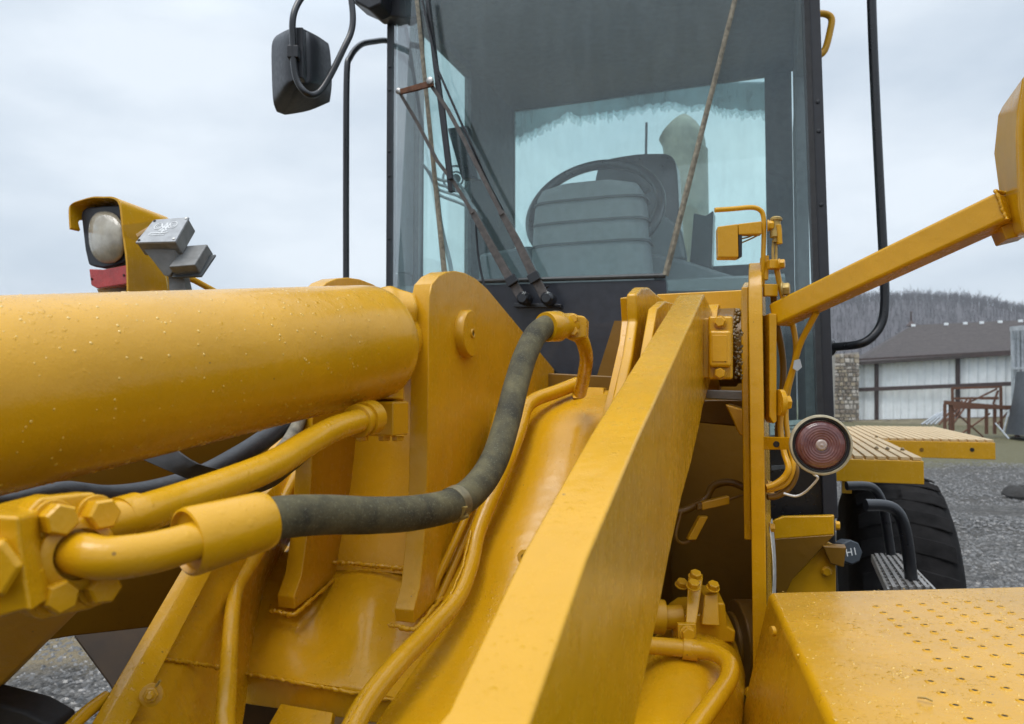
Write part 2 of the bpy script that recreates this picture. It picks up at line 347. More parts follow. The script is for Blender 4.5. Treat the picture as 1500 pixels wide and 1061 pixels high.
# ================================================================== GROUND, HILL
def ground_mat():
    m, n, b = mat('wet_gravel_and_grass'); setc(b, (0.1, 0.1, 0.1), 0.6)
    pos, g = wcoord(n)
    vo = node(n, 'ShaderNodeTexVoronoi', Scale=38.0); n.links.new(pos, vo.inputs['Vector'])
    vo2 = node(n, 'ShaderNodeTexVoronoi', Scale=13.0); n.links.new(pos, vo2.inputs['Vector'])
    sx = node(n, 'ShaderNodeSeparateXYZ'); n.links.new(vo.outputs['Color'], sx.inputs[0])
    sy = node(n, 'ShaderNodeSeparateXYZ'); n.links.new(vo2.outputs['Color'], sy.inputs[0])
    st = mathn(n, 'ADD', mathn(n, 'MULTIPLY', sx.outputs[0], 0.55), mathn(n, 'MULTIPLY', sy.outputs[0], 0.45))
    grav = ramp(n, st, 0.15, (0.016, 0.015, 0.014), 0.92, (0.13, 0.122, 0.112))
    mudm = ramp(n, noise(n, pos, 0.9, 6, 0.65), 0.48, (0, 0, 0), 0.62, (1, 1, 1))
    a = node(n, 'ShaderNodeMix', data_type='RGBA'); n.links.new(mathn(n, 'MULTIPLY', mudm, 0.7), a.inputs[0]); n.links.new(grav, a.inputs[6]); a.inputs[7].default_value = (0.055, 0.048, 0.040, 1)
    gr = ramp(n, noise(n, pos, 11, 6, 0.75), 0.3, (0.060, 0.055, 0.026), 0.7, (0.15, 0.135, 0.065))
    sp = node(n, 'ShaderNodeSeparateXYZ'); n.links.new(pos, sp.inputs[0])
    edge = mathn(n, 'ADD', sp.outputs[1], mathn(n, 'MULTIPLY', noise(n, pos, 0.6, 5, 0.7), 5.0))
    gm = node(n, 'ShaderNodeMapRange'); n.links.new(edge, gm.inputs[0]); gm.inputs[1].default_value = 21.5; gm.inputs[2].default_value = 24.0
    c = node(n, 'ShaderNodeMix', data_type='RGBA'); n.links.new(gm.outputs[0], c.inputs[0]); n.links.new(a.outputs[2], c.inputs[6]); n.links.new(gr, c.inputs[7])
    # a strip of dead grass on the far side of the machine
    e2 = mathn(n, 'ADD', mathn(n, 'ADD', sp.outputs[1], mathn(n, 'MULTIPLY', sp.outputs[0], -0.35)), mathn(n, 'MULTIPLY', noise(n, pos, 1.3, 4, 0.7), 1.4))
    g2 = node(n, 'ShaderNodeMapRange'); n.links.new(e2, g2.inputs[0]); g2.inputs[1].default_value = 7.1; g2.inputs[2].default_value = 7.5
    xm = mathn(n, 'LESS_THAN', sp.outputs[0], -1.0)
    c2 = node(n, 'ShaderNodeMix', data_type='RGBA'); n.links.new(mathn(n, 'MULTIPLY', mathn(n, 'MULTIPLY', g2.outputs[0], xm), 0.75), c2.inputs[0]); n.links.new(c.outputs[2], c2.inputs[6]); c2.inputs[7].default_value = (0.20, 0.155, 0.085, 1)
    n.links.new(c2.outputs[2], b.inputs['Base Color'])
    bp = node(n, 'ShaderNodeBump', Strength=1.0, Distance=0.02); n.links.new(mathn(n, 'SUBTRACT', 1.0, mathn(n, 'ADD', vo.outputs['Distance'], mathn(n, 'MULTIPLY', vo2.outputs['Distance'], 0.5))), bp.inputs['Height'])
    n.links.new(bp.outputs[0], b.inputs['Normal'])
    r = mathn(n, 'MULTIPLY_ADD', noise(n, pos, 5, 4), 0.5, 0.45, True); n.links.new(r, b.inputs['Roughness']); b.inputs['Specular IOR Level'].default_value = .25
    return m
xs = [-1500, -900, -300, -120, -60] + [x * 1.5 for x in range(-26, 48)] + [90, 140, 300, 900, 1500]
ys = [-1500, -500, -60] + [y * 1.5 for y in range(-12, 46)] + [90, 140, 300, 900, 1500]
g = MB(); W_ = len(xs)
def gz(x, y):
    if abs(x) > 100 or abs(y) > 100 or y < 4: return 0.0
    return 0.06 * mn.noise(V((x * 0.35, y * 0.35, 0)))
g.v = [V((x, y, gz(x, y))) for y in ys for x in xs]
g.f = [[j * W_ + i, j * W_ + i + 1, (j + 1) * W_ + i + 1, (j + 1) * W_ + i] for j in range(len(ys) - 1) for i in range(W_ - 1)]
obj('ground', g, ground_mat(), kind='structure')
PEB = simple('wet_pebbles', (0.095, 0.090, 0.085), 0.35, var=0.9, scale=14, coat=0.2)
pb = MB(); rnd = random.Random(3)
def pebble(x, y, s):
    z = gz(x, y); a = rnd.uniform(0, 6.28); ca, sa = math.cos(a), math.sin(a); q = rnd.uniform(0.6, 1); hh = rnd.uniform(0.4, 0.8)
    f = lambda u, v_, w_: (x + (u * ca - v_ * q * sa) * s, y + (u * sa + v_ * q * ca) * s, z + w_ * s * hh)
    vs = [f(1, 0, 0), f(.3, .9, .1), f(-.8, .6, 0), f(-.9, -.5, .1), f(.2, -1, 0), f(.4, .1, .8), f(-.4, -.1, .9)]
    pb.add(vs, [[0, 1, 5], [1, 2, 6, 5], [2, 3, 6], [3, 4, 6], [4, 0, 5, 6]])
for _ in range(5200):
    y = rnd.uniform(4.3, 9.0); x = -rnd.uniform(0.42, 0.75) * y; pebble(x, y, rnd.choice((0.010, 0.014, 0.02, 0.028)))
for _ in range(11000):
    y = 7.0 + 14 * rnd.random() ** 1.5; x = rnd.uniform(0.40, 0.72) * y; pebble(x, y, rnd.choice((0.012, 0.018, 0.026, 0.036)))
obj('gravel', pb, PEB, kind='stuff', label='loose wet grey gravel scattered over the yard', ang=10)
HILLM = simple('wooded_hillside', (0.055, 0.05, 0.055), 0.95, var=0.35, scale=0.05)
def ridge_y(x):
    k = [(-3000, 560), (-600, 545), (300, 520), (900, 480), (1100, 462), (1205, 454), (1260, 445), (1330, 442), (1400, 444), (1450, 450), (1500, 461), (1700, 470), (2300, 520), (4500, 565)]
    for (a, ya), (b, yb) in zip(k, k[1:]):
        if a <= x <= b: return ya + (yb - ya) * (x - a) / (b - a)
    return 565
hm = MB(); cols = list(range(-2400, 4000, 60)); HD = 420.0
rows = 14
for j in range(rows + 1):
    for x in cols:
        f = j / rows; d = 190 + (HD - 190) * f
        zt = P(x, ridge_y(x), HD).z; s = f * f * (3 - 2 * f)
        p = P(x, 575, d); hm.v.append(V((p.x, p.y, -1 + (zt + 1) * s + 2.5 * mn.noise(V((p.x * 0.02, p.y * 0.02, 1))) * s * (1 - s) * 4)))
n_ = len(cols)
hm.f = [[j * n_ + i, j * n_ + i + 1, (j + 1) * n_ + i + 1, (j + 1) * n_ + i] for j in range(rows) for i in range(n_ - 1)]
hill = obj('hill', hm, HILLM, kind='structure')
TRK = simple('bare_wood', (0.058, 0.053, 0.058), 0.9, var=0.3, scale=0.05)
tw = MB(); rnd = random.Random(5)
def stick(p, q, r0, r1):
    d = (q - p).normalized(); u = d.orthogonal().normalized(); b = d.cross(u)
    vs = [p + (u * math.cos(a) + b * math.sin(a)) * r0 for a in (0, 2.1, 4.2)] + [q + (u * math.cos(a) + b * math.sin(a)) * r1 for a in (0, 2.1, 4.2)]
    tw.add(vs, [[0, 1, 4, 3], [1, 2, 5, 4], [2, 0, 3, 5]])
for t in range(5200):
    f = 1 - 0.75 * rnd.random() ** 2.2; x = rnd.uniform(1100, 1640); d = 190 + (HD - 190) * f
    s = f * f * (3 - 2 * f); pz = P(x, 575, d); zt = P(x, ridge_y(x), HD).z; base = V((pz.x, pz.y, -1 + (zt + 1) * s - 0.6))
    h = rnd.uniform(3.0, 6.5) * (1 if rnd.random() > 0.1 else 1.35); lean = V((rnd.uniform(-.06, .06), rnd.uniform(-.05, .05), 1)); top = base + lean * h
    stick(base, top, 0.10, 0.03)
    for k in range(5):
        a = rnd.uniform(0, 6.28); q = base + lean * h * rnd.uniform(0.35, 0.85); l_ = h * rnd.uniform(0.16, 0.34)
        stick(q, q + V((math.cos(a) * l_ * 0.7, math.sin(a) * l_ * 0.7, l_)), 0.07, 0.02)
obj('woodland', tw, TRK, kind='stuff', label='bare winter trees covering the hill behind the barn', ang=60)
# ================================================================== BARN AND YARD THINGS
ROOF = simple('brown_shingle', (0.048, 0.038, 0.035), 0.85, var=0.3, scale=3, bump=0.02, bscale=8)
SID = simple('white_corrugated_steel', (0.86, 0.90, 0.91), 0.5, var=0.08, scale=2)
TRM = simple('brown_steel_trim', (0.055, 0.035, 0.032), 0.6, var=0.2, scale=3)
STN = simple('field_stone', (0.34, 0.29, 0.23), 0.85, var=0.35, scale=2.0, bump=0.01, bscale=20)
STN2 = simple('pale_mortar', (0.30, 0.28, 0.25), 0.9, var=0.2, scale=5)
FND = simple('earth_bank', (0.15, 0.13, 0.08), 0.95, var=0.3, scale=2, bump=0.03, bscale=9)
def bd(x): return 51 - 4 * (x - 1258) / 224
def by(x, k):                                  # k 0 eave .. 1 base
    a = 529 - 12 * (x - 1258) / 224; b = 618.5 - 5 * (x - 1258) / 224; return a + (b - a) * k
barn = empty('barn', P(1370, 617, 50) * 1, 'long barn with brown hip roof, white corrugated wall and stone pillar', 'barn')
barn.location.z = 0
bx = lambda x, k, dd=0: P(x, by(x, k), bd(x) + dd)
def wall_panel(x0, x1, k0, k1):
    m = MB(); a, b = bx(x0, k0), bx(x1, k0); c, d = bx(x0, k1), bx(x1, k1); n = max(2, int((b - a).length / 0.45)) * 4
    off = [0, 0.10, 0.10, 0]; dep = V((0.05, 1, 0)).normalized(); t_, bt = [], []
    for i in range(n + 1):
        o = dep * off[i % 4]; t_.append(a.lerp(b, i / n) + o); bt.append(c.lerp(d, i / n) + o)
    k = n + 1; m.add(t_ + bt + [p + dep * 0.1 for p in t_] + [p + dep * 0.1 for p in bt],
        [[i, i + 1, k + i + 1, k + i] for i in range(n)] + [[2 * k + i + 1, 2 * k + i, 3 * k + i, 3 * k + i + 1] for i in range(n)] + [[0, k, 3 * k, 2 * k], [n, 2 * k + n, 3 * k + n, k + n]])
    obj('wall_panel', m, SID, barn, ang=15)
for x0, x1 in ((1258, 1283), (1285, 1401), (1405, 1486), (1488, 1600)):
    for k0, k1 in ((0.02, 0.455), (0.49, 0.975)): wall_panel(x0, x1, k0, k1)
for x in (1284, 1403, 1487):
    obj('wall_post', MB().bar(bx(x, 0.0, -.12), bx(x, 1.0, -.12), V((.1, 0, 0)), V((0, .1, 0))), TRM, barn)
for k, wd in ((0.0, .16), (0.47, .13), (1.0, .14)):
    obj('wall_rail', MB().bar(bx(1257, k, -.2), bx(1600, k, -.2), V((0, .06, 0)), V((0, 0, wd))), TRM, barn)
e0, e1 = P(1268, 527, 50), P(1600, 508, 45); r0, r1 = P(1337, 476, 57), P(1600, 465, 52)
bk0, bk1 = P(1245, 530, 62), P(1600, 514, 57)
e0 = P(1255, 530.5, 50.4)
rf = MB().add([e0, e1, r1, r0, bk0, bk1, e0 - ZV * .2, e1 - ZV * .2, bk0 - ZV * .2, bk1 - ZV * .2], [[0, 1, 2, 3], [3, 2, 5, 4], [0, 3, 4], [6, 7, 1, 0], [6, 8, 9, 7], [0, 4, 8, 6], [1, 7, 9, 5, 2]])
roof = obj('roof', rf, ROOF, barn, ang=10)
pk = P(1335, 478, 57)
obj('finial', MB().lathe(pk, ZV, [(0, .45), (.25, .2), (.4, .08), (1.0, .05), (1.05, .12), (1.15, .01)], 8), TRM, roof)
for x in (1338, 1386, 1414, 1438, 1465, 1495):
    f = (x - 1337) / 263; y = 476 - 11 * f
    obj('ridge_vent', MB().box(P(x, y + 1, 57 - 5 * f - .5), V((.11, 0, 0)), V((0, .10, 0)), ZV * .09), SID, roof)
bk = MB()
for i in range(4):
    pass
bk.prism([P(1259, 529, 51.6), P(1600, 511, 45.6), P(1600, 612, 45.6), P(1259, 617, 51.6)], V((0.5, 12, 0)))
obj('barn_body', bk, TRM, barn)
pil = MB().prism([P(1224, 519, 50.3), P(1258, 516, 50.3), P(1258, 620, 50.3), P(1222, 620, 50.3)], V((0, 1.4, 0)))
pill = obj('stone_pillar', pil, STN2, barn)
sm = [MB() for _ in range(3)]; rnd = random.Random(11); y = 519
while y < 619:
    hrow = rnd.uniform(4.5, 8); x = 1222.5 + rnd.uniform(-2, 0)
    while x < 1257:
        wd = rnd.uniform(4, 9); x1 = min(x + wd - .7, 1257.8); x0 = max(x, 1222.5)
        if x1 - x0 > 1.5:
            d = 50.3; pts = [P(x0 + rnd.uniform(0, .8), y + rnd.uniform(0, .8), d), P(x1 - rnd.uniform(0, .8), y + rnd.uniform(0, .8), d), P(x1 - rnd.uniform(0, .8), y + hrow - .8, d), P(x0 + rnd.uniform(0, .8), y + hrow - .8, d)]
            rnd.choice(sm).prism(pts, V((0, -rnd.uniform(.08, .16), 0)))
        x += wd
    y += hrow
for m_, c_ in zip(sm, ((0.36, 0.30, 0.22), (0.24, 0.20, 0.16), (0.46, 0.42, 0.37))):
    obj('stone_facing', m_, simple('field_stone_tone', c_, 0.85, var=0.35, scale=3, bump=0.01, bscale=20), pill, bev=.03, kind='stuff')
fb = MB().prism([P(1250, 616, 50.2), P(1600, 609, 44), P(1600, 640, 42), P(1400, 636, 43), P(1250, 624, 49)], V((0, .6, -.3)))
obj('foundation_bank', fb, FND, barn)
# shipping container frame at the right edge
CNT = simple('pale_painted_steel', (0.36, 0.39, 0.42), 0.55, var=0.25, scale=6)
ctn = empty('steel_container', V((P(1530, 600, 40).x, P(1530, 600, 40).y, 0)), 'pale grey ribbed steel container at the right edge by the barn', 'container')
obj('container_wall', MB().prism([P(1485, 484, 40.2), P(1620, 470, 38), P(1620, 632, 38), P(1486, 632, 40.2)], V((5, 6, 0))), CNT, ctn)
for x in (1483, 1490, 1496, 1502, 1508, 1514, 1520, 1530, 1540, 1550):
    obj('wall_rib', MB().bar(P(x, 482 - (x - 1483) * .1, 40), P(x + 2, 632, 40), V((.055, 0, 0)), V((0, .08, 0))), CNT, ctn)
obj('top_rail', MB().bar(P(1481, 482, 39.8), P(1620, 468, 37.6), V((0, .1, 0)), ZV * .12), CNT, ctn)
obj('cross_rail', MB().bar(P(1482, 540, 39.8), P(1500, 539, 39.7), V((0, .06, 0)), ZV * .05), CNT, ctn)
TARP = simple('dark_tarp', (0.025, 0.03, 0.035), 0.6, var=0.3, scale=4)
tp = MB().patch([[P(1489, 545, 33), P(1520, 543, 32), P(1560, 543, 32)], [P(1482, 590, 32.6), P(1503, 588, 31), P(1560, 586, 31)], [P(1472, 636, 32), P(1500, 638, 30.2), P(1560, 640, 30)]], 5, V((1.8, 2.2, 0)))
obj('tarp_cover', tp, TARP, None, label='dark tarpaulin draped over a tall stack in front of the grey container', cat='tarpaulin')
# rusty scaffold rack
rk = empty('steel_rack', V((P(1430, 636, 33).x, P(1430, 636, 33).y, 0)), 'rusty brown steel trestle rack standing in front of the barn wall', 'rack')
def rb(a, b, wd=.045, dd=(33, 33), mt=RUST, nm='rack_bar'): obj(nm, MB().bar(P(*a, dd[0]), P(*b, dd[1]), V((wd, 0, 0)) if abs(a[0] - b[0]) < abs(a[1] - b[1]) else ZV * wd, V((0, wd, 0))), mt, rk)
for a, b in (((1394, 569), (1467, 567)), ((1394, 584), (1462, 583)), ((1394, 596), (1480, 597)), ((1384, 590), (1480, 598)), ((1436, 584), (1462, 584))):
    rb(a, b, .09 if a[1] > 589 else .05)
for x in (1395, 1466): rb((x, 568), (x + 1, 632), .045)
for x in (1384, 1392, 1419, 1445, 1457): rb((x, 592), (x, 636), .05)
rb((1489, 597), (1490, 642), .07)
for a, b in (((1460, 570), (1415, 592)), ((1462, 572), (1455, 592)), ((1395, 600), (1440, 640)), ((1450, 606), (1405, 638)), ((1480, 600), (1455, 628))): rb(a, b, .035)
ld = empty('pipe_stack', V((P(1365, 620, 35).x, P(1365, 620, 35).y, 0)), 'leaning bundle of rusty and pale pipes left of the trestle rack', 'pipes')
for i in range(8):
    x = 1350 + i * 6.5; mt = CNT if i < 4 else RUST
    obj('pipe', MB().tube([P(x, 622, 34.6 - i * .12), P(x + 24 + i * .6, 600 - i * 2.5 + (6 if i < 4 else 0), 34.9 - i * .1)], .045, 8), mt, ld)
obj('prop_stand', MB().tube([P(1458, 620, 30), P(1478, 643, 29.5)], .03, 8).tube([P(1478, 600, 30), P(1470, 632, 30)], .03, 8), CNT, None, label='pale grey metal props leaning beside the dark tarpaulin', cat='props')
rock = MB(); rnd = random.Random(9)
for i in range(5):
    c = PZ(1484 + i * 7, 722 + (i % 2) * 3, 0.06); rock.lathe(c - ZV * .12, ZV, [(0, .16), (.1, .2), (.2, .15), (.27, .05)], 7)
obj('dirt_clump', rock, simple('dark_earth', (0.03, 0.028, 0.026), .9, bump=.02, bscale=30), None, label='dark clump of wet earth lying on the gravel at right', cat='earth clump')
# ================================================================== WHEEL LOADER
LD = empty('wheel_loader', M(-.7, 3.2, 0), 'yellow articulated wheel loader with dark glazed cab, hoses and rain on its paint', 'wheel loader')
def part(name, mb, m, parent=None, **k): return obj(name, mb, m, parent or LD, **k)
def bolt(p, ax, r, h, m, parent, ang=None, name='bolt'): return obj(name, MB().hexbolt(p, ax, r, h, random.uniform(0, 1) if ang is None else ang), m, parent, bev=min(.0012, r * .12), seg=1)
# ---------------- cab
cab = part('cab', MB().prism([PL(568, 640, 2.66), PL(1217, 640, 2.66), PL(1230, 900, 2.66), PL(600, 900, 2.66)], LV * 1.4), BLK, bev=.01)
# floor behind the glass
ZS = 0
def cpart(name, mb, m, **k): return obj(name, mb, m, cab, **k)
ws = [PL(605, -60, 2.35), PL(1092, -60, 2.35), PL(975, 404, 2.35), PL(653, 414, 2.35)]
cpart('windshield', MB().prism(ws, LV * .006), GLF)
sl = [PL(574, -60, 2.60), ws[0] + LV * .004, ws[3] + LV * .004, PL(571, 640, 2.60)]
def quad(a, n=V((0, 0, 0))): return MB().prism(a, n)
cpart('left_glass', quad(sl, LV * .006), GLF)
br = PL(992, 650, 2.38)
cpart('right_glass', quad([ws[1] + LV * .004, PL(1183, -60, 2.60), PL(1207, 650, 2.60), br, ws[2] + LV * .004], LV * .006), GLF)
for a, b in ((ws[0], ws[3]), (ws[1], ws[2])):
    cpart('glass_seal', MB().tube([a - LV * .004, a.lerp(b, .3) - LV * .004, a.lerp(b, .6) - LV * .004, b - LV * .004], [.0075, .008, .0085, .010], 10, wob=.12), WSE)
cpart('sill_seal', MB().tube([ws[3] - LV * .003, ws[2] - LV * .003], .008, 8, wob=.1), DGR)
# lower dark front panel
cpart('front_panel', MB().prism([ws[3] - ZV * .012, ws[2] - ZV * .012, br, PL(998, 533, 2.37), PL(700, 545, 2.37), PL(650, 545, 2.37)], LV * .05), BLU, bev=.004)
cpart('lower_panel', MB().prism([PL(580, 520, 2.45), PL(1010, 532, 2.45), PL(1010, 700, 2.45), PL(580, 700, 2.45)], LV * .2), BLK)
# corner posts
lp = cpart('corner_post', MB().prism([PL(567, -60, 2.60), PL(577, -60, 2.60), PL(574, 640, 2.60), PL(564, 640, 2.60)], LV * .03 - RV * .0), PLA, bev=.003)
rpst = cpart('corner_post', MB().prism([PL(1177, -60, 2.60), PL(1199, -60, 2.60), PL(1223, 640, 2.60), PL(1228, 760, 2.6), PL(1206, 760, 2.60)], LV * .07), PLA, bev=.004)
cpart('post_strip', MB().prism([PL(1172, -60, 2.592), PL(1184, -60, 2.592), PL(1208, 640, 2.592), PL(1196, 640, 2.592)], LV * .006), RUB, bev=.002)
for y in (98, 132, 222, 258, 350): 
    obj('rivet', MB().lathe(PL(571 - y * .005, y, 2.599), -LV, [(0, .006), (.002, .005), (.003, .002)], 10), BLK, lp)
for y in (149, 192, 300, 420): obj('rivet', MB().lathe(PL(1184 + y * .034 + 9, y, 2.599), -LV, [(0, .007), (.002, .006), (.003, .002)], 10), BLK, rpst)
# cab shell behind
RL, RR, LB = -1.478, 0.118, 4.0
def zR(x, y, r): return PR(x, y, r).z
ztop = P(800, -75, 2.6).z; zc = P(680, 118, 3.45 / .97).z
zhead = PR(628, 62, RL).z; zsill = PR(640, 420, RL).z; zfl = 1.35
zwin = PL(930, 138, LB).z; zwb = PL(930, 398, LB).z
print('cab z', ztop, zhead, zsill, zwin, zwb)
def boxM(r0, r1, l0, l1, z0, z1): return MB().box(M((r0 + r1) / 2, (l0 + l1) / 2, (z0 + z1) / 2), RV * (r1 - r0) / 2, LV * (l1 - l0) / 2, ZV * (z1 - z0) / 2)
cpart('roof', boxM(RL - .05, RR + .05, 2.35, LB + .1, zhead + .12, zhead + .24), LIN, bev=.02)
cpart('headliner', boxM(RL + .01, RR - .01, 2.6, LB - .01, zhead + .05, zhead + .117), LIN, bev=.02)
cpart('left_wall', MB().prism([M(RL, 2.66, zfl), M(RL, LB, zfl), M(RL, LB, zhead + .1), M(RL, 3.36, zhead + .1), M(RL, 3.36, zsill), M(RL, 2.66, zsill)], RV * .04), LIN, bev=.004)
cpart('door_pillar', boxM(RL, RL + .045, 2.665, 2.83, zsill + .003, zhead - .003), simple('grey_door_trim', (.16, .18, .20), .6, var=.12, scale=8), bev=.004)
cpart('header_rail', boxM(RL, RL + .05, 2.63, 3.357, zhead, zhead + .115), LIN, bev=.004)
cpart('side_window', boxM(RL + .015, RL + .021, 2.66, 3.357, zsill, zhead), GLR)
cpart('right_wall', boxM(RR - .04, RR, 2.7, LB, zfl, zsill - .12), LIN)
cpart('right_header', boxM(RR - .04, RR, 2.68, LB, zhead - .25, zhead + .115), LIN)
cpart('right_rear_post', boxM(RR - .045, RR, 3.3, LB, zsill - .117, zhead - .253), LIN)
wl, wr = -1.487, PL(1121, 200, LB).dot(RV)
wl = PL(744, 300, LB).dot(RV)
cpart('rear_wall', boxM(RL + .043, RR - .047, LB - .03, LB, zfl, zwb), LIN)
cpart('rear_header', boxM(RL + .043, RR - .047, LB - .03, LB, zwin, zhead + .048), LIN)
cpart('rear_post', boxM(RL + .043, wl, LB - .03, LB, zwb + .002, zwin - .002), LIN)
cpart('rear_post', boxM(wr, RR - .047, LB - .03, LB, zwb + .002, zwin - .002), LIN)
rw = cpart('rear_window', boxM(wl, wr, LB - .018, LB - .012, zwb, zwin), GLR)
# ragged peeling edge of old film along the top of the rear window
fm = []; rnd = random.Random(4); edge = [(741, 200), (752, 204), (765, 198), (790, 187), (815, 175), (832, 165), (850, 172), (870, 168), (885, 166), (900, 163), (930, 158), (960, 153), (985, 151), (1010, 156), (1035, 153), (1050, 157), (1075, 160), (1100, 162), (1125, 160)]
low = []
for (xa, ya), (xb, yb) in zip(edge, edge[1:]):
    for k in range(9): low.append((xa + (xb - xa) * k / 9, ya + (yb - ya) * k / 9 + rnd.uniform(-2.6, 2.6)))
upe = [(x, y - rnd.uniform(28, 31)) for x, y in low]
fmb = MB(); 
A_ = [PL(x, y, LB - .022) for x, y in low]; B_ = [PL(x, 120, LB - .022) for x, y in low]
k = len(A_); fmb.add(A_ + B_, [[i, i + 1, k + i + 1, k + i] for i in range(k - 1)])
FILM = glass('peeling_film', (0.50, 0.55, 0.55), 0.25)
cpart('peeling_film', fmb, FILM)
SMR = glass('smeared_film', (0.84, 0.90, 0.90), 0.16, dcol=(.5, .55, .55))
for dy, am in ((5, 5), (11, 8)):
    f2 = MB(); A2 = [PL(x, y + dy + rnd.uniform(-am, am) * .6, LB - .024 - dy * .0003) for x, y in low]; B2 = [PL(x, 122, LB - .024 - dy * .0003) for x, y in low]; k = len(A2)
    f2.add(A2 + B2, [[i, i + 1, k + i + 1, k + i] for i in range(k - 1)]); cpart('smeared_film', f2, SMR)
# dash cowl (ribbed), steering wheel, seat, consoles
CWL = simple('grey_cowl', (0.19, 0.205, 0.21), 0.6, var=0.12)
lc = 2.86
def ring(x0, x1, y, l, dep, n=28):
    a, b = PL(x0, y, l), PL(x1, y, l); c = (a + b) / 2; hw = (b - a).length / 2
    out = []
    for i in range(n):
        t = 2 * math.pi * i / n; ct, st = math.cos(t), math.sin(t); e = 0.5
        out.append(c + RV * hw * (abs(ct) ** e) * (1 if ct > 0 else -1) + LV * (dep * (abs(st) ** e) * (1 if st > 0 else -1) + dep))
    return out
cw = MB(); sect = [(812, 905, 266), (788, 930, 271), (781, 937, 282), (777, 940, 300), (775, 942, 318), (774, 944, 340), (773, 946, 362), (772, 948, 385), (770, 952, 420), (770, 955, 470)]
n0 = 28
vsr = [ring(x0, x1, y, lc, .10) for x0, x1, y in sect]
cw.add([p for r_ in vsr for p in r_], [[i * n0 + k, i * n0 + (k + 1) % n0, (i + 1) * n0 + (k + 1) % n0, (i + 1) * n0 + k] for i in range(len(vsr) - 1) for k in range(n0)] + [list(range(n0))[::-1]])
cpart('dash_cowl', cw, CWL, ang=60)
for x0, x1, y in ((777, 941, 292), (775, 943, 324), (773, 946, 356)):
    q = ring(x0 - 1, x1 + 3, y, lc - .006, .106); q2 = [p + ZV * .008 for p in q]
    cpart('cowl_rib', MB().loft(q, q2), DGR, ang=60)
sw = MB(); swc = PL(870, 309, 3.05); swax = (LV * -0.86 + ZV * .52).normalized()
sw.torus(swc, swax, .282, .0215, 56, 14).tube([swc - swax * .22 + LV * 0, swc], .03, 12)
for a in (0.5, 2.6, 4.7):
    u = swax.orthogonal().normalized(); b_ = swax.cross(u); sw.tube([swc, swc + (u * math.cos(a) + b_ * math.sin(a)) * .25], .012, 8)
cpart('steering_wheel', sw, BLK)
seat = MB().patch([[PL(895, 232, 3.42), PL(935, 226, 3.38), PL(975, 225, 3.42)], [PL(875, 250, 3.42), PL(935, 245, 3.34), PL(990, 240, 3.42)], [PL(870, 310, 3.42), PL(935, 310, 3.34), PL(995, 310, 3.42)], [PL(880, 390, 3.42), PL(935, 400, 3.36), PL(1000, 400, 3.42)]], 5, LV * .12)
cpart('seat', seat, BLK, bev=.01)
cpart('console', MB().prism([PL(700, 372, 3.2), PL(770, 360, 3.2), PL(960, 372, 3.2), PL(1000, 380, 3.2), PL(1150, 428, 3.2), PL(1150, 640, 3.2), PL(700, 640, 3.2)], LV * .3), CWL, bev=.02)
cpart('side_console', MB().prism([PL(1016, 312, 3.5), PL(1034, 316, 3.5), PL(1045, 308, 3.5), PL(1042, 395, 3.5), PL(1010, 385, 3.5)], LV * .12), BLK, bev=.006)
cpart('seat_bracket', MB().prism([PL(930, 360, 3.3), PL(965, 310, 3.3), PL(995, 330, 3.3), PL(1005, 380, 3.3), PL(940, 385, 3.3)], LV * .1), CWL, bev=.02)
cpart('dash_top', MB().prism([M(RL + .05, 2.62, zsill - .06), M(RR - .1, 2.62, zsill - .10), M(RR - .1, 3.2, zsill + .0), M(RL + .05, 3.2, zsill + .0)], ZV * -.04), CWL)
# looped cables and gear seen at the left behind the glass
cc = MB()
for i in range(4):
    pts = [PL(618 + i * 6, 240 + i * 6, 2.75 + i * .02), PL(640, 262 + i * 7, 2.78), PL(672, 270 + i * 9, 2.8), PL(690 + i * 3, 300 + i * 3, 2.85)]
    cc.tube(pts, .006, 8, 5)
cc.tube([PL(640, 275, 2.8), PL(646, 330, 2.8), PL(660, 390, 2.8), PL(664, 430, 2.8)], .009, 8, 4)
cpart('cable_loop', cc, CNT)
cpart('fan_guard', MB().torus(PL(668, 262, 2.85), (LV * -.9 + RV * .5).normalized(), .055, .005, 24, 6).torus(PL(668, 262, 2.85), (LV * -.9 + RV * .5).normalized(), .03, .004, 20, 6).cyl(PL(668, 262, 2.85), PL(668, 262, 2.92), .02), CNT)
cpart('switch_box', MB().prism([PL(655, 188, 2.8), PL(684, 184, 2.8), PL(700, 262, 2.8), PL(676, 262, 2.8)], LV * .04), BLK, bev=.004)
cpart('inner_tube', MB().tube([PR(611, -20, RL + .05), PR(611, 110, RL + .05), PR(608, 420, RL + .05)], .014, 10), BLK)
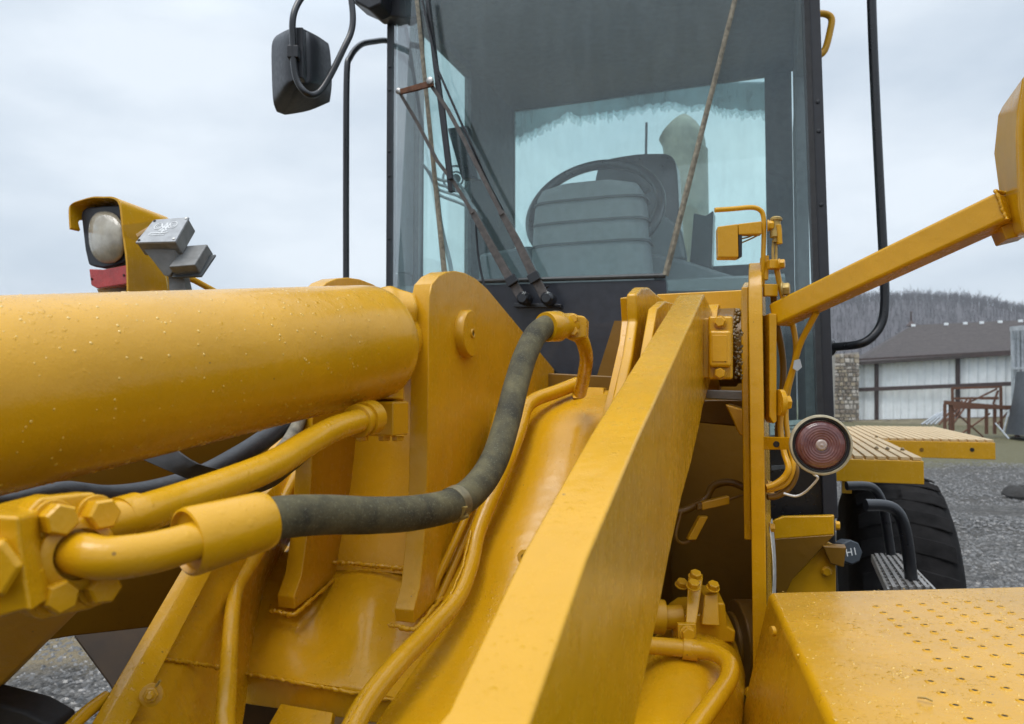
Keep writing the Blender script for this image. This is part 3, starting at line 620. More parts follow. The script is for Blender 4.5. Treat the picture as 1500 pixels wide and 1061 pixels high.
# roof bracket and mirror
cpart('roof_bracket', MB().prism([PL(520, -60, 2.5), PL(640, -60, 2.5), PL(625, 12, 2.5), PL(604, 27, 2.5), PL(573, 24, 2.5), PL(560, 18, 2.5), PL(545, 20, 2.5), PL(538, 14, 2.5), PL(518, 5, 2.5)], LV * .1), PLA, bev=.008)
cpart('roof_lamp', MB().prism([PL(520, -50, 2.42), PL(560, -50, 2.42), PL(558, 6, 2.42), PL(540, 14, 2.42), PL(518, 2, 2.42)], LV * .1), PLA, bev=.01)
mir = part('mirror', MB().patch([[P(405, 52, 2.55), P(420, 44, 2.45), P(436, 40, 2.43), P(452, 46, 2.5), P(470, 58, 2.62)], [P(398, 66, 2.55), P(418, 60, 2.43), P(436, 56, 2.41), P(454, 62, 2.47), P(473, 75, 2.62)], [P(398, 110, 2.55), P(418, 108, 2.43), P(438, 106, 2.41), P(456, 108, 2.47), P(475, 112, 2.62)], [P(400, 148, 2.55), P(418, 132, 2.45), P(438, 122, 2.43), P(456, 124, 2.5), P(474, 130, 2.62)], [P(405, 164, 2.6), P(420, 162, 2.6), P(440, 158, 2.62), P(456, 152, 2.62), P(472, 145, 2.66)]], 5, V((.02, .03, 0))), PLA, bev=.004)
obj('mirror_rib', MB().bar(P(441, 44, 2.40), P(441, 118, 2.40), V((.012, 0, 0)), V((0, .02, 0))), PLA, mir, bev=.004)
obj('mirror_clamp', MB().bar(P(431, 70, 2.37), P(431, 88, 2.37), V((.018, 0, 0)), V((0, .02, 0))), PLA, mir, bev=.003)
obj('mirror_bracket', MB().tube([P(450, -14, 2.42), P(436, 6, 2.38), P(429, 28, 2.36), P(429, 60, 2.36), P(431, 100, 2.36), P(437, 122, 2.36), P(448, 136, 2.36), P(460, 139, 2.38), P(472, 130, 2.4), P(487, 105, 2.42), P(503, 72, 2.44), P(514, 48, 2.46), P(517, 25, 2.47), P(514, -5, 2.48)], .0105, 12, 5), BLK, mir)
# grab handles
part('grab_handle', MB().tube([PR(507, 640, -1.60), PR(507, 430, -1.60), PR(507, 250, -1.60), PR(508, 110, -1.60), PR(513, 84, -1.60), PR(528, 66, -1.60), PR(548, 61, -1.60), PR(568, 60, -1.60), PR(590, 70, -1.60), PR(606, 92, -1.60), PR(612, 125, -1.60), PR(613, 280, -1.60), PR(612, 440, -1.60), PR(612, 640, -1.60)], .0125, 14, 6), BLK)
part('side_platform', boxM(-1.66, -1.40, 2.4, 3.3, H - .50, H - .15), BLK, bev=.01)
part('grab_handle', MB().tube([P(1275, -60, 2.5), P(1278, 40, 2.5), P(1283, 160, 2.5), P(1290, 300, 2.5), P(1295, 400, 2.5), P(1296, 445, 2.5), P(1291, 474, 2.5), P(1276, 495, 2.5), P(1255, 505, 2.52), P(1210, 509, 2.6)], .0150, 14, 6).lathe(P(1211, 509, 2.6), V((1, 0, 0)), [(0, .03), (.02, .03), (.03, .018)], 16), BLK)
part('rear_handle', MB().tube([P(1195, 20, 2.95), P(1210, 21, 2.95), P(1218, 28, 2.95), P(1216, 45, 2.95), P(1208, 74, 2.95), P(1195, 84, 2.95)], .0135, 12, 4), YELS)
# exhaust stack and antenna behind the rear window
EXH = simple('grey_beige_metal', (0.25, 0.24, 0.19), 0.6, var=0.3, scale=10)
part('exhaust_stack', MB().cyl(PL(1008, 500, 5.3), PL(1004, 222, 5.3), .155).tube([PL(1004, 232, 5.3), PL(1000, 205, 5.3), PL(986, 188, 5.3)], [.145, .15, .13], 24, 3), EXH)
part('antenna', MB().cyl(PL(945, 300, 4.6), PL(947, 180, 4.6), .008), BLK)
part('engine_hood', boxM(-1.3, -.05, 4.3, 6.6, 1.0, H + .30), YELS, bev=.05)
# ---------------- wipers
def strip(pts, l, w0, w1, th=.008):
    q = [PL(x, y, l) for x, y in pts]; m = MB(); n = len(q); vs = []
    for i, p in enumerate(q):
        t = (q[min(i + 1, n - 1)] - q[max(i - 1, 0)]).normalized(); s_ = t.cross(LV).normalized(); ww = w0 + (w1 - w0) * i / (n - 1)
        vs += [p - s_ * ww, p + s_ * ww, p + s_ * ww + LV * th, p - s_ * ww + LV * th]
    fs = [[0, 1, 2, 3], [4 * n - 4, 4 * n - 3, 4 * n - 2, 4 * n - 1]]
    for i in range(n - 1):
        for k in range(4): fs.append([4 * i + k, 4 * i + (k + 1) % 4, 4 * i + 4 + (k + 1) % 4, 4 * i + 4 + k])
    return m.add(vs, fs)
wa = part('wiper', strip([(766, 440), (740, 398), (716, 355), (690, 308)], 2.29, .016, .010, .014), WIP, bev=.002)
obj('wiper_rod', strip([(692, 312), (665, 268), (640, 236), (612, 182), (584, 134)], 2.285, .006, .005), WIP, wa)
obj('pivot_cap', MB().lathe(PL(766, 437, 2.28), -LV, [(-.04, .022), (.0, .022), (.01, .014)], 16), BLK, wa)
obj('hinge_block', strip([(745, 405), (751, 416)], 2.275, .019, .019, .02), BLK, wa, bev=.002)
obj('arm_bolt', MB().lathe(PL(584, 134, 2.28), -LV, [(0, .011), (.006, .010), (.009, .004)], 14), STE, wa)
wb = part('wiper', strip([(800, 440), (778, 398), (756, 352), (733, 310)], 2.27, .016, .010, .014), WIP, bev=.002)
obj('wiper_rod', strip([(735, 314), (708, 262), (680, 206), (655, 160), (632, 126)], 2.265, .007, .006), WIP, wb)
obj('spring_rod', strip([(748, 330), (715, 268), (676, 182), (640, 100), (618, 0)], 2.285, .004, .003), BLK, wb)
obj('pivot_cap', MB().lathe(PL(801, 437, 2.26), -LV, [(-.04, .022), (.0, .022), (.01, .014)], 16), BLK, wb)
obj('hinge_block', strip([(778, 400), (784, 412)], 2.255, .019, .019, .02), BLK, wb, bev=.002)
obj('wiper_link', strip([(586, 134), (605, 129), (634, 121)], 2.255, .009, .011, .01), RUST, wb, bev=.001)
obj('wiper_blade', strip([(624, -10), (630, 40), (636, 90), (644, 150), (651, 205), (656, 245), (660, 280)], 2.30, .006, .009, .02), BLK, wb)
obj('blade_carrier', strip([(640, 120), (648, 165), (653, 210), (659, 262)], 2.27, .009, .008, .01), PLA, wb)
obj('arm_bolt', MB().lathe(PL(630, 119, 2.255), -LV, [(0, .013), (.006, .012), (.009, .004)], 14), STE, wb)
part('wiper_motor_mount', MB().prism([PL(752, 444, 2.33), PL(822, 446, 2.33), PL(822, 451, 2.33), PL(752, 450, 2.33)], LV * .03), BLK, bev=.002)
part('washer_hose', MB().tube([PL(697, 330, 2.31), PL(700, 370, 2.31), PL(706, 405, 2.31), PL(716, 440, 2.31)], .004, 8, 4), BLK)
part('hook', MB().torus(PL(808, 434, 2.3), LV, .034, .004, 20, 8, 2.2, 5.2), BLK)
# ---------------- tilt cylinder on the machine's centre
CA, CB = P(549, 502, 1.305), P(0, 578, .76); cax = (CA - CB).normalized(); CS = CB - cax * .34; CLn = (CA - CS).length
cyl = part('tilt_cylinder', MB().lathe(CS, cax, [(0, .1015), (CLn - .075, .1015), (CLn - .03, .1015), (CLn - .012, .1000), (CLn - .002, .0955), (CLn + .003, .088), (CLn + .005, .076), (CLn + .016, .068), (CLn + .03, .062)], 72), YEL, ang=50)
pin = PR(680, 489, -.603)
obj('cylinder_eye', MB().tube([CA - cax * .02, CA + cax * .06, pin - RV * .09 - LV * .05], [.064, .052, .05], 28, 3).cyl(pin - RV * .235, pin - RV * .045, .062, n=36), YEL, cyl, bev=.003)
# casting shoulder between barrel and bracket
obj('top_lug', MB().patch([[P(556, 422, 1.36), P(572, 419, 1.36), P(586, 424, 1.36), P(606, 430, 1.36)], [P(560, 440, 1.33), P(574, 440, 1.32), P(590, 446, 1.33), P(610, 448, 1.34)], [P(575, 475, 1.33), P(583, 475, 1.32), P(592, 470, 1.33), P(608, 470, 1.34)]], 4, V((0, .06, 0))), YEL, cyl, ang=70)
wj = MB(); 
for k in range(28):
    a = k / 27 * 2 * math.pi
ring_p = []
u0 = cax.orthogonal().normalized(); b0 = cax.cross(u0)
for k in range(41):
    a = 2 * math.pi * k / 40; ring_p.append(CA + cax * .006 + (u0 * math.cos(a) + b0 * math.sin(a)) * .066)
obj('weld_bead', MB().weld(ring_p, .0045, 120), YELD, cyl, ang=80)
# a seam along the underside and the port
seam = [CS + cax * (CLn * t) + (V((0, 0, -1)) * math.cos(.12) + RV * .0) * .1005 + V((0, 0, 0)) for t in (0.0, .25, .5, .75, .93)]
obj('underside_weld', MB().weld(seam, .003, 80), YELD, cyl, ang=80)
pc = P(562, 598, 1.19)
obj('port_boss', MB().cyl(P(561, 530, 1.31), P(563, 589, 1.295), .036, .034), YELS, cyl, bev=.003)
pb_ = obj('port_block', MB().box(P(563, 613, 1.27), RV * .033, LV * .028, ZV * .029), YELS, cyl, bev=.004)
for x in (531, 563, 583): bolt(P(x, 637.5, 1.25), -ZV, .009, .008, YELS, cyl)
obj('drain_plug', MB().hexbolt(P(549, 598, 1.235), -LV, .005, .006, .2), YELS, cyl)
# ---------------- bracket plates with pin
bp_ = [(628, 560), (628, 470), (629, 436), (633, 416), (643, 404), (655, 398), (668, 397), (682, 400), (697, 408), (714, 423), (812, 541), (812, 640), (760, 700), (700, 805), (655, 862), (630, 890), (607, 914), (606, 895), (615, 860), (621, 800), (626, 700)]
def lz(x, y, r): q = PR(x, y, r); return q.dot(LV), q.z
prof = [lz(x, y, -.603) for x, y in bp_]
bk1 = part('cylinder_bracket', MB().prism([M(-.603, l, z) for l, z in prof], RV * -.038), YEL, bev=.0025, seg=2)
bk2 = part('cylinder_bracket', MB().prism([M(-.85, l, z) for l, z in prof], RV * -.038), YEL, bev=.0025)
pn = obj('pivot_pin', MB().lathe(pin - RV * .002, RV, [(0, .048), (.016, .048), (.020, .045)], 48), YEL, bk1, ang=50)
obj('grease_hole', MB().torus(pin + RV * .019 - ZV * .0, RV, .0075, .0022, 20, 8), YELS, bk1)
obj('hole', MB().lathe(pin + RV * .0182, RV, [(0, .006), (.0004, .006)], 16), HOLE, bk1)
for (a, b_) in (((430, 893), (447, 896)),):
    pass
# small weld toes at the feet of the brackets
def footweld(r):
    a = M(r - .045, prof[16][0] - .012, prof[16][1] - .004); b = M(r + .007, prof[16][0] - .012, prof[16][1] - .006); c = M(r + .007, prof[15][0], prof[15][1] - .0); d = M(r + .007, prof[13][0], prof[13][1] - .0)
    return MB().weld([a, b, c, d], .007, 60)
obj('weld_bead', footweld(-.603), YELS, bk1, ang=80); obj('weld_bead', footweld(-.85), YELS, bk2, ang=80)
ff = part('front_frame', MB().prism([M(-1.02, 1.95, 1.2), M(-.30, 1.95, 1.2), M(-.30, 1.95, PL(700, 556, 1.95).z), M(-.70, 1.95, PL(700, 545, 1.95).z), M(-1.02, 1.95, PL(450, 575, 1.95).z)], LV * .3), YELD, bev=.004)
def fpart(name, mb, m, **k): return obj(name, mb, m, ff, **k)
fpart('back_plate', MB().patch([[PL(440, 560, 1.36), PL(500, 556, 1.38), PL(640, 556, 1.38)], [PL(448, 700, 1.31), PL(500, 700, 1.35), PL(640, 700, 1.35)], [PL(450, 836, 1.29), PL(530, 836, 1.30), PL(640, 846, 1.30)]], 5, LV * .03), YEL)
fpart('weld_bead', MB().weld([PL(482, 823, 1.288), PL(530, 827, 1.288), PL(600, 834, 1.288)], .008, 50), YELS, ang=80)
sh = [[P(390, 790, 1.585), P(440, 806, 1.556), P(485, 818, 1.530), P(545, 824, 1.497), P(600, 832, 1.468), P(660, 850, 1.437)],
      [P(370, 850, 1.488), P(430, 862, 1.454), P(475, 870, 1.450), P(535, 870, 1.399), P(590, 885, 1.387), P(655, 905, 1.341)],
      [P(358, 925, 1.384), P(420, 935, 1.352), P(470, 942, 1.352), P(530, 945, 1.298), P(580, 960, 1.290), P(650, 975, 1.244)],
      [P(350, 983, 1.303), P(410, 994, 1.273), P(460, 1001, 1.249), P(520, 1010, 1.222), P(570, 1020, 1.200), P(640, 1034, 1.171)]]
fpart('cross_sheet', MB().patch(sh, 7, ZV * -.02), YEL, ang=60)
lip = [P(350, 984, 1.297), P(640, 1035, 1.168)]
fpart('front_lip', MB().prism([lip[0], lip[1], P(650, 1075, 1.168), P(350, 1031, 1.297)], LV * .03), YEL, bev=.004)
fpart('weld_bead', MB().weld([lip[0] - LV * .004, lip[1] - LV * .004], .006, 90), YELS, ang=80)
fpart('tongue_plate', MB().prism([P(411, 1031, 1.24), P(488, 1044, 1.20), P(478, 1100, 1.12), P(380, 1085, 1.16)], V((0, .02, -.012))), YEL, bev=.002)
# left face with raised lip, nut and groove
lf = [[P(392, 660, 1.56), P(442, 610, 1.64), P(470, 600, 1.70)], [P(385, 712, 1.47), P(425, 700, 1.52), P(450, 720, 1.58)], [P(289, 838, 1.20), P(345, 846, 1.28), P(385, 850, 1.49)], [P(206, 960, 1.0), P(268, 970, 1.06), P(352, 985, 1.30)], [P(160, 1026, .91), P(230, 1035, .96), P(340, 1050, 1.19)], [P(120, 1085, .84), P(200, 1090, .88), P(330, 1100, 1.06)]]
fpart('left_plate', MB().patch(lf, 6, LV * .03), YEL, ang=60)
fpart('weld_bead', MB().weld([P(214, 962, .985), P(260, 968, 1.03), P(318, 978, 1.10)], .0045, 60), YELS, ang=80)
fpart('plate_edge', MB().prism([P(412, 688, 1.49), P(424, 690, 1.49), P(282, 834, 1.165), P(151, 1062, .845), P(120, 1110, .80), P(104, 1110, .80), P(132, 1062, .845), P(266, 834, 1.165)], LV * .055), YEL, bev=.002)
fpart('weld_bead', MB().weld([P(296, 842, 1.185), P(214, 962, .975), P(162, 1040, .88)], .0055, 90), YELS, ang=80)
nt_c = P(222, 1018, .905)
bn = fpart('stud_washer', MB().lathe(nt_c, P(205, 1030, .80) - nt_c, [(0, .0135), (.003, .0135), (.0035, .012)], 24), YEL)
fpart('nut', MB().hexbolt(nt_c + (P(205, 1030, .80) - nt_c).normalized() * .003, P(205, 1030, .80) - nt_c, .0082, .010, .3, False), YEL, bev=.001)
ax_ = (P(205, 1030, .80) - nt_c).normalized()
fpart('threaded_stud', MB().lathe(nt_c, ax_, [(0, .005)] + [(.012 + i * .0012, .005 if i % 2 else .0042) for i in range(12)] + [(.028, .003)], 14), YEL)
fpart('cotter_pin', MB().cyl(P(228, 1006, .90), P(235, 997, .90), .0016, n=8), BRS)
# ---------------- dome casting
dm = [[P(772, 596, 1.86), P(800, 583, 1.81), P(845, 574, 1.78), P(905, 572, 1.76)],
      [P(754, 622, 1.74), P(792, 606, 1.68), P(845, 600, 1.64), P(905, 602, 1.64)],
      [P(738, 665, 1.63), P(785, 655, 1.565), P(840, 652, 1.54), P(900, 660, 1.56)],
      [P(706, 760, 1.47), P(765, 760, 1.42), P(830, 762, 1.41), P(890, 765, 1.45)],
      [P(674, 880, 1.33), P(735, 885, 1.28), P(800, 890, 1.285), P(870, 890, 1.34)],
      [P(600, 990, 1.18), P(690, 1000, 1.14), P(770, 1010, 1.16), P(850, 1010, 1.24)],
      [P(530, 1090, 1.03), P(630, 1095, .99), P(720, 1095, 1.02), P(800, 1095, 1.12)]]
dome = part('frame_casting', MB().patch(dm, 7, V((.02, .10, -.01))), YEL, ang=70)
obj('weld_bead', MB().weld([P(640, 1015, 1.145), P(690, 1022, 1.12), P(750, 1028, 1.13), P(800, 1034, 1.19)], .0035, 60), YELD, dome, ang=80)
obj('grease_nipple', MB().lathe(P(768, 816, 1.30), (V((0, 0, H)) - P(768, 780, 1.33)).normalized(), [(-.02, .0125), (.006, .0125), (.010, .0118), (.0105, .006), (.004, .0055)], 24), YEL, dome, ang=40)
obj('hole', MB().lathe(P(768, 816, 1.29), (V((0, 0, H)) - P(768, 780, 1.33)).normalized(), [(-.004, .005), (-.003, .005)], 14), HOLE, dome)
obj('top_block', MB().prism([P(838, 584, 1.70), P(885, 586, 1.72), P(885, 568, 1.76), P(838, 567, 1.74)], V((.02, .1, .0))), YEL, dome, bev=.004)
pipe = part('side_pipe', MB().tube([P(845, 562, 1.74), P(815, 574, 1.70), P(785, 585, 1.66), P(769, 600, 1.62), P(757, 640, 1.54), P(730, 705, 1.45), P(700, 778, 1.38), P(688, 830, 1.32), P(668, 878, 1.26), P(628, 925, 1.18), P(580, 975, 1.09), P(540, 1025, 1.02), P(515, 1070, .97), P(500, 1110, .93)], .0160, 20, 6), YEL)
obj('pipe_seam', MB().weld([P(q[0], q[1], q[2]) for q in ((690, 778, 1.36), (678, 830, 1.30), (659, 874, 1.245), (618, 921, 1.165), (570, 971, 1.075), (530, 1020, 1.005), (504, 1066, .955))], .0035, 120), YEL, pipe, ang=80)
part('ridge_bar', MB().tube([P(728, 606, 1.56), P(712, 670, 1.50), P(692, 735, 1.44), P(668, 790, 1.40), P(640, 850, 1.37), P(618, 905, 1.35)], .0075, 12, 5), YEL)
part('ridge_bar', MB().tube([P(738, 620, 1.58), P(722, 675, 1.52), P(702, 740, 1.46), P(680, 792, 1.42), P(655, 850, 1.385), P(628, 912, 1.35)], .0075, 12, 5), YEL)
fpart('ridge_web', MB().patch([[P(735, 600, 1.64), P(765, 600, 1.66)], [P(700, 720, 1.49), P(735, 720, 1.50)], [P(660, 800, 1.43), P(705, 800, 1.43)], [P(615, 912, 1.37), P(665, 912, 1.30)]], 5, LV * .03), YEL)
part('left_pipe', MB().tube([P(450, 640, 1.62), P(437, 690, 1.50), P(410, 745, 1.42), P(384, 800, 1.35), P(362, 836, 1.30), P(347, 862, 1.26), P(340, 900, 1.18), P(336, 955, 1.10), P(332, 1020, .98), P(330, 1062, .93), P(336, 1110, .88)], .0122, 18, 6), YEL)
part('lower_tube', MB().tube([P(155, 1022, .90), P(125, 1045, .86), P(95, 1075, .82)], .008, 12, 4), YEL)
# ---------------- far lift arm, lever, underside
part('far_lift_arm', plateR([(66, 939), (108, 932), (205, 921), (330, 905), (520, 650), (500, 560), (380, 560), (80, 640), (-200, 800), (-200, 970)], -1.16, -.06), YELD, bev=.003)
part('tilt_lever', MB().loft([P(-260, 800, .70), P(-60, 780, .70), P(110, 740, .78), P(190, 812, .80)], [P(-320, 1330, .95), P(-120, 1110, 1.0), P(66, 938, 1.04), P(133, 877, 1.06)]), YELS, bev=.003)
part('axle_housing', MB().prism([P(100, 928, 1.7), P(250, 900, 1.7), P(340, 900, 1.7), P(330, 1090, 1.6), P(200, 1090, 1.6), P(157, 1006, 1.65)], V((.25, .3, 0))), simple('shaded_underside', (.035, .018, .005), .5, var=.5, scale=12), bev=.01)  # near-black brown paints the shadow under the frame into its colour
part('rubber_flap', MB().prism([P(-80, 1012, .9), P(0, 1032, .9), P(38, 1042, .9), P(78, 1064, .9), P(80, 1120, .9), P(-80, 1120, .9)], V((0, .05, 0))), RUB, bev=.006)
part('belly_shadow_plate', boxM(-1.2, -.05, 1.12, 2.2, 1.15, 1.2), YELD)  # added sheet that keeps the gap under the frame dark
part('rear_hose', MB().tube([P(-40, 738, .92), P(10, 734, .96), P(60, 724, 1.0), P(100, 724, 1.04), P(160, 729, 1.10), P(225, 720, 1.16), P(290, 700, 1.22), P(350, 668, 1.30), P(395, 638, 1.38), P(440, 600, 1.46)], [.010, .010, .012, .0185, .0185, .0185, .0185, .0185, .0185, .0185], 20, 6), HOSB)
part('rear_hose', MB().tube([P(255, 720, 1.4), P(320, 722, 1.35), P(385, 705, 1.32), P(420, 680, 1.32), P(470, 640, 1.4)], .018, 16, 5), HOSB)
part('strap', MB().patch([[P(205, 672, 1.12), P(248, 652, 1.12)], [P(255, 694, 1.10), P(290, 680, 1.09)], [P(300, 712, 1.12), P(340, 690, 1.12)]], 4, V((0, .006, 0))), RUB, bev=.001)
part('hose_sleeve', MB().tube([P(444, 596, 1.44), P(437, 620, 1.42), P(424, 645, 1.38), P(405, 668, 1.35)], .013, 14, 4), WSE)
# ---------------- pipe to the cylinder port
mp_ = part('port_pipe', MB().tube([P(150, 768, .655), P(200, 755, .68), P(260, 735, .74), P(330, 710, .81), P(400, 681, .90), P(450, 650, 1.0), P(490, 628, 1.07), P(525, 617, 1.13), P(545, 612, 1.19)], .0183, 28, 6), YEL)
axp = (P(545, 611, 1.20) - P(500, 624, 1.11)).normalized()
obj('pipe_collar', MB().lathe(P(521, 618, 1.13), axp, [(0, .019), (.002, .0255), (.010, .0262), (.012, .0235), (.022, .0235), (.022, .0275), (.05, .0275)], 32), YELS, mp_, ang=40)
obj('pipe_collar', MB().lathe(P(172, 762, .665), (P(260, 735, .74) - P(172, 762, .665)).normalized(), [(0, .0205), (.022, .0205), (.024, .0183)], 32), YEL, mp_, ang=40)
# ---------------- split flange block, bolts and front elbow
C0 = P(118, 812, .55); fn = V((.80, -.58, .06)).normalized(); fh = ZV.cross(fn).normalized(); fv = fn.cross(fh).normalized()
if fh.y < 0: fh = -fh
if fv.z < 0: fv = -fv
def fo(h, v_, n_=0): return C0 + fh * h + fv * v_ + fn * n_
fl = part('flange_block', MB().prism([P(-60, 752, .50), P(27, 757, .50), P(30, 800, .50), P(46, 892, .50), P(0, 905, .50), P(-60, 910, .50)], P(120, 727, .63) - P(27, 757, .50)), YEL, bev=.003)
def octa(h, v_, c): return [(-h + c, -v_), (h - c, -v_), (h, -v_ + c), (h, v_ - c), (h - c, v_), (-h + c, v_), (-h, v_ - c), (-h, -v_ + c)]
obj('flange', MB().prism([fo(a - .004, b, -.036) for a, b in octa(.031, .044, .012)], fn * .026), YEL, fl, bev=.003)
obj('flange_ring', MB().lathe(fo(0, 0, -.012), fn, [(0, .027), (.010, .027), (.012, .024), (.012, .019), (.004, .0185)], 40), YEL, fl, ang=40)
for a, b in ((-.0150, .0275), (.0150, .0275), (-.0150, -.0275), (.0150, -.0275)):
    bolt(fo(a, b, -.011), fn, .0110, .0155, YEL, fl)
pg = P(-6, 828, .47)
obj('plug', MB().hexbolt(P(-14, 826, .505), V((.45, -.88, 0)), .019, .024, .35, False), YEL, fl, bev=.0015)
obj('block_web', MB().prism([P(0, 862, .50), P(36, 846, .50), P(46, 896, .50), P(0, 886, .50)], V((-.01, .05, 0))), YEL, fl, bev=.002)
elb = part('elbow_pipe', MB().tube([fo(0, 0, -.012), fo(0, 0, .008), P(150, 818, .545), P(190, 815, .553), P(235, 807, .568), P(280, 794, .590), P(320, 783, .61)], [.0158, .0158, .0160, .0160, .0158, .0155, .0155], 32, 7), YEL, ang=60)
fa, fb_ = P(272, 795, .598), P(389, 762, .655); fx = (fb_ - fa).normalized(); fl_ = (fb_ - fa).length
obj('hose_ferrule', MB().lathe(fa, fx, [(.004, .0165), (.004, .0235), (.0, .0255), (.001, .0275), (.005, .0283), (fl_ - .012, .0262), (fl_ - .004, .0258), (fl_, .0245), (fl_, .020)], 48), YEL, elb, ang=35)
hp = [(380, 764, .65), (420, 757, .675), (480, 754, .725), (545, 755, .775), (610, 751, .825), (665, 738, .885), (700, 712, .945), (725, 672, 1.01), (742, 620, 1.07), (756, 565, 1.13), (770, 520, 1.18), (788, 487, 1.23), (816, 471, 1.27)]
hose = part('hydraulic_hose', MB().tube([P(*q) for q in hp], .0194, 36, 8), HOSE, ang=70)
cc_, c2_ = P(665, 738, .885), P(700, 712, .945); tg = (P(690, 722, .92) - P(645, 744, .865)).normalized()
obj('hose_clamp', MB().lathe(P(667, 737.5, .888) - tg * .008, tg, [(0, .0190), (0, .0212), (.014, .0212), (.014, .0190)], 36), simple('grimy_clamp', (0.20, 0.17, 0.10), .45, metal=.5, var=.3, scale=90), hose)
obj('clamp_screw', MB().bar(P(672, 758, .875), P(680, 742, .87), V((.004, 0, 0)), V((0, .006, 0))).tube([P(662, 764, .875), P(686, 755, .875)], .003, 8), BRS, hose)
ub = part('upper_fitting', MB().lathe(P(799, 479, 1.245), (P(842, 474, 1.31) - P(799, 476, 1.245)).normalized(), [(0, .021), (0, .0245), (.004, .0255), (.034, .0265), (.040, .022), (.075, .022)], 32), YEL, ang=40)
obj('fitting_block', MB().prism([P(826, 459, 1.285), P(856, 463, 1.285), P(859, 468, 1.285), P(858, 495, 1.285), P(838, 499, 1.285), P(826, 494, 1.285)], V((.01, .05, 0))), YEL, ub, bev=.004)
for y in (468, 486): bolt(P(840, y, 1.284), V((-.15, -1, .05)), .0075, .009, YEL, ub)
obj('down_pipe', MB().tube([P(848, 490, 1.31), P(855, 505, 1.33), P(859, 525, 1.38), P(856, 548, 1.48), P(850, 575, 1.6)], [.013, .0125, .0125, .0135, .0145], 20, 6), YEL, ub)
# ---------------- tower with lift arm
l0 = 1.44
t1 = part('loader_tower', MB().prism([PR(x, y, -.292) for x, y in ((921, 436), (923, 470), (920, 500), (905, 570), (888, 640), (878, 680), (870, 760), (990, 760), (990, 445), (960, 436), (930, 434))], RV * -.018), YEL, bev=.002)
def tpart(name, mb, m, **k): return obj(name, mb, m, t1, **k)
tpart('cast_rib', plateR([(933, 444), (933, 430), (941, 421), (952, 421), (966, 434), (985, 446), (985, 700), (888, 700), (898, 640), (915, 575), (927, 520), (934, 470)], -.258, -.021), YEL, bev=.006)
tpart('cast_rib', plateR([(963, 452), (975, 441), (990, 445), (990, 640), (925, 660), (938, 600), (952, 520)], -.218, -.018), YEL, bev=.004)
pv = PR(1040, 505, -.14); pv = pv + LV * .12
tpart('arm_bearing', MB().cyl(pv - RV * .085, pv + RV * -.058, .10, n=48), YEL, bev=.003)
tpart('hub', MB().lathe(pv + RV * .0, RV, [(0, .088), (.045, .088), (.05, .081), (.095, .081)], 48), YELD, ang=40)
gm_ = MB(); rnd = random.Random(2)
for i in range(90):
    a = rnd.uniform(-.2, 1.3); rr = .083; c = pv + RV * rnd.uniform(.012, .055) + (ZV * math.cos(a) - LV * math.sin(a)) * rr
    gm_.lathe(c - ZV * .004, V((rnd.uniform(-1, 1), rnd.uniform(-1, 1), 1.5)), [(0, .003), (.003, .0055), (.006, .0045), (.009, .002)], 6)
tpart('caked_grease', gm_, GRSE, ang=80, kind='stuff')
gm2 = MB()
for i in range(60):
    gm2.lathe(P(1078 + rnd.uniform(-3, 9), rnd.uniform(478, 560), 1.425 + rnd.uniform(0, .02)), V((rnd.uniform(-.6, .6), -1, rnd.uniform(-.5, .5))), [(0, .002), (.001, .0032), (.003, .0015)], 6)
tpart('grease_run', gm2, GRSE, ang=80, kind='stuff')
tpart('top_rail', plateL([(962, 431), (1102, 424), (1102, 470), (962, 470)], 1.80, .03), YEL, bev=.003)
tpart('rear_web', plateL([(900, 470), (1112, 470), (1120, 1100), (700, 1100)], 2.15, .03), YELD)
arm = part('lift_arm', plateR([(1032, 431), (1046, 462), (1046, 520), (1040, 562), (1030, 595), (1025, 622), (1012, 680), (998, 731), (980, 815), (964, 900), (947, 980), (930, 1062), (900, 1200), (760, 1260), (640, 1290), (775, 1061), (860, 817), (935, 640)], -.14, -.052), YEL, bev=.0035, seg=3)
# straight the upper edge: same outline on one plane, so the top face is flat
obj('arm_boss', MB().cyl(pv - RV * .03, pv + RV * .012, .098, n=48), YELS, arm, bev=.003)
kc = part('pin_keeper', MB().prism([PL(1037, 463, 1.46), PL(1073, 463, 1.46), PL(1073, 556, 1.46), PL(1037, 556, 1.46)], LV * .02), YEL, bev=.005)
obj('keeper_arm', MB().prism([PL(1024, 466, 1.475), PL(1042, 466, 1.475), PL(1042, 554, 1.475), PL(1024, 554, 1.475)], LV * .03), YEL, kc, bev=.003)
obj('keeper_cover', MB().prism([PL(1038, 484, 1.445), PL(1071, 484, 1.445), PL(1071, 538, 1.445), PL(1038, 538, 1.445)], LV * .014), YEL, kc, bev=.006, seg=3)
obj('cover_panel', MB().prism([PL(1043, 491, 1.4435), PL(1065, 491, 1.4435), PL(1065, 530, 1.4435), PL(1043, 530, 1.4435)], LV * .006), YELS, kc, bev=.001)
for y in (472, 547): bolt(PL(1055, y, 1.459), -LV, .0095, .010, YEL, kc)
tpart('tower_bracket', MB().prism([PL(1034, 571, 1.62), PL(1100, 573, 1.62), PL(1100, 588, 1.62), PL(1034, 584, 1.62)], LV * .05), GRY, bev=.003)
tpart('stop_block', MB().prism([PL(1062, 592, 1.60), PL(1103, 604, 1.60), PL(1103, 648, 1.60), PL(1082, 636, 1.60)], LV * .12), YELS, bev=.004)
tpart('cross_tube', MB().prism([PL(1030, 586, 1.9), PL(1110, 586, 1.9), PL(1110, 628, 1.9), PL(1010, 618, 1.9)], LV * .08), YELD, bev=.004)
zt = lambda y: P(1110, y, 1.42).z
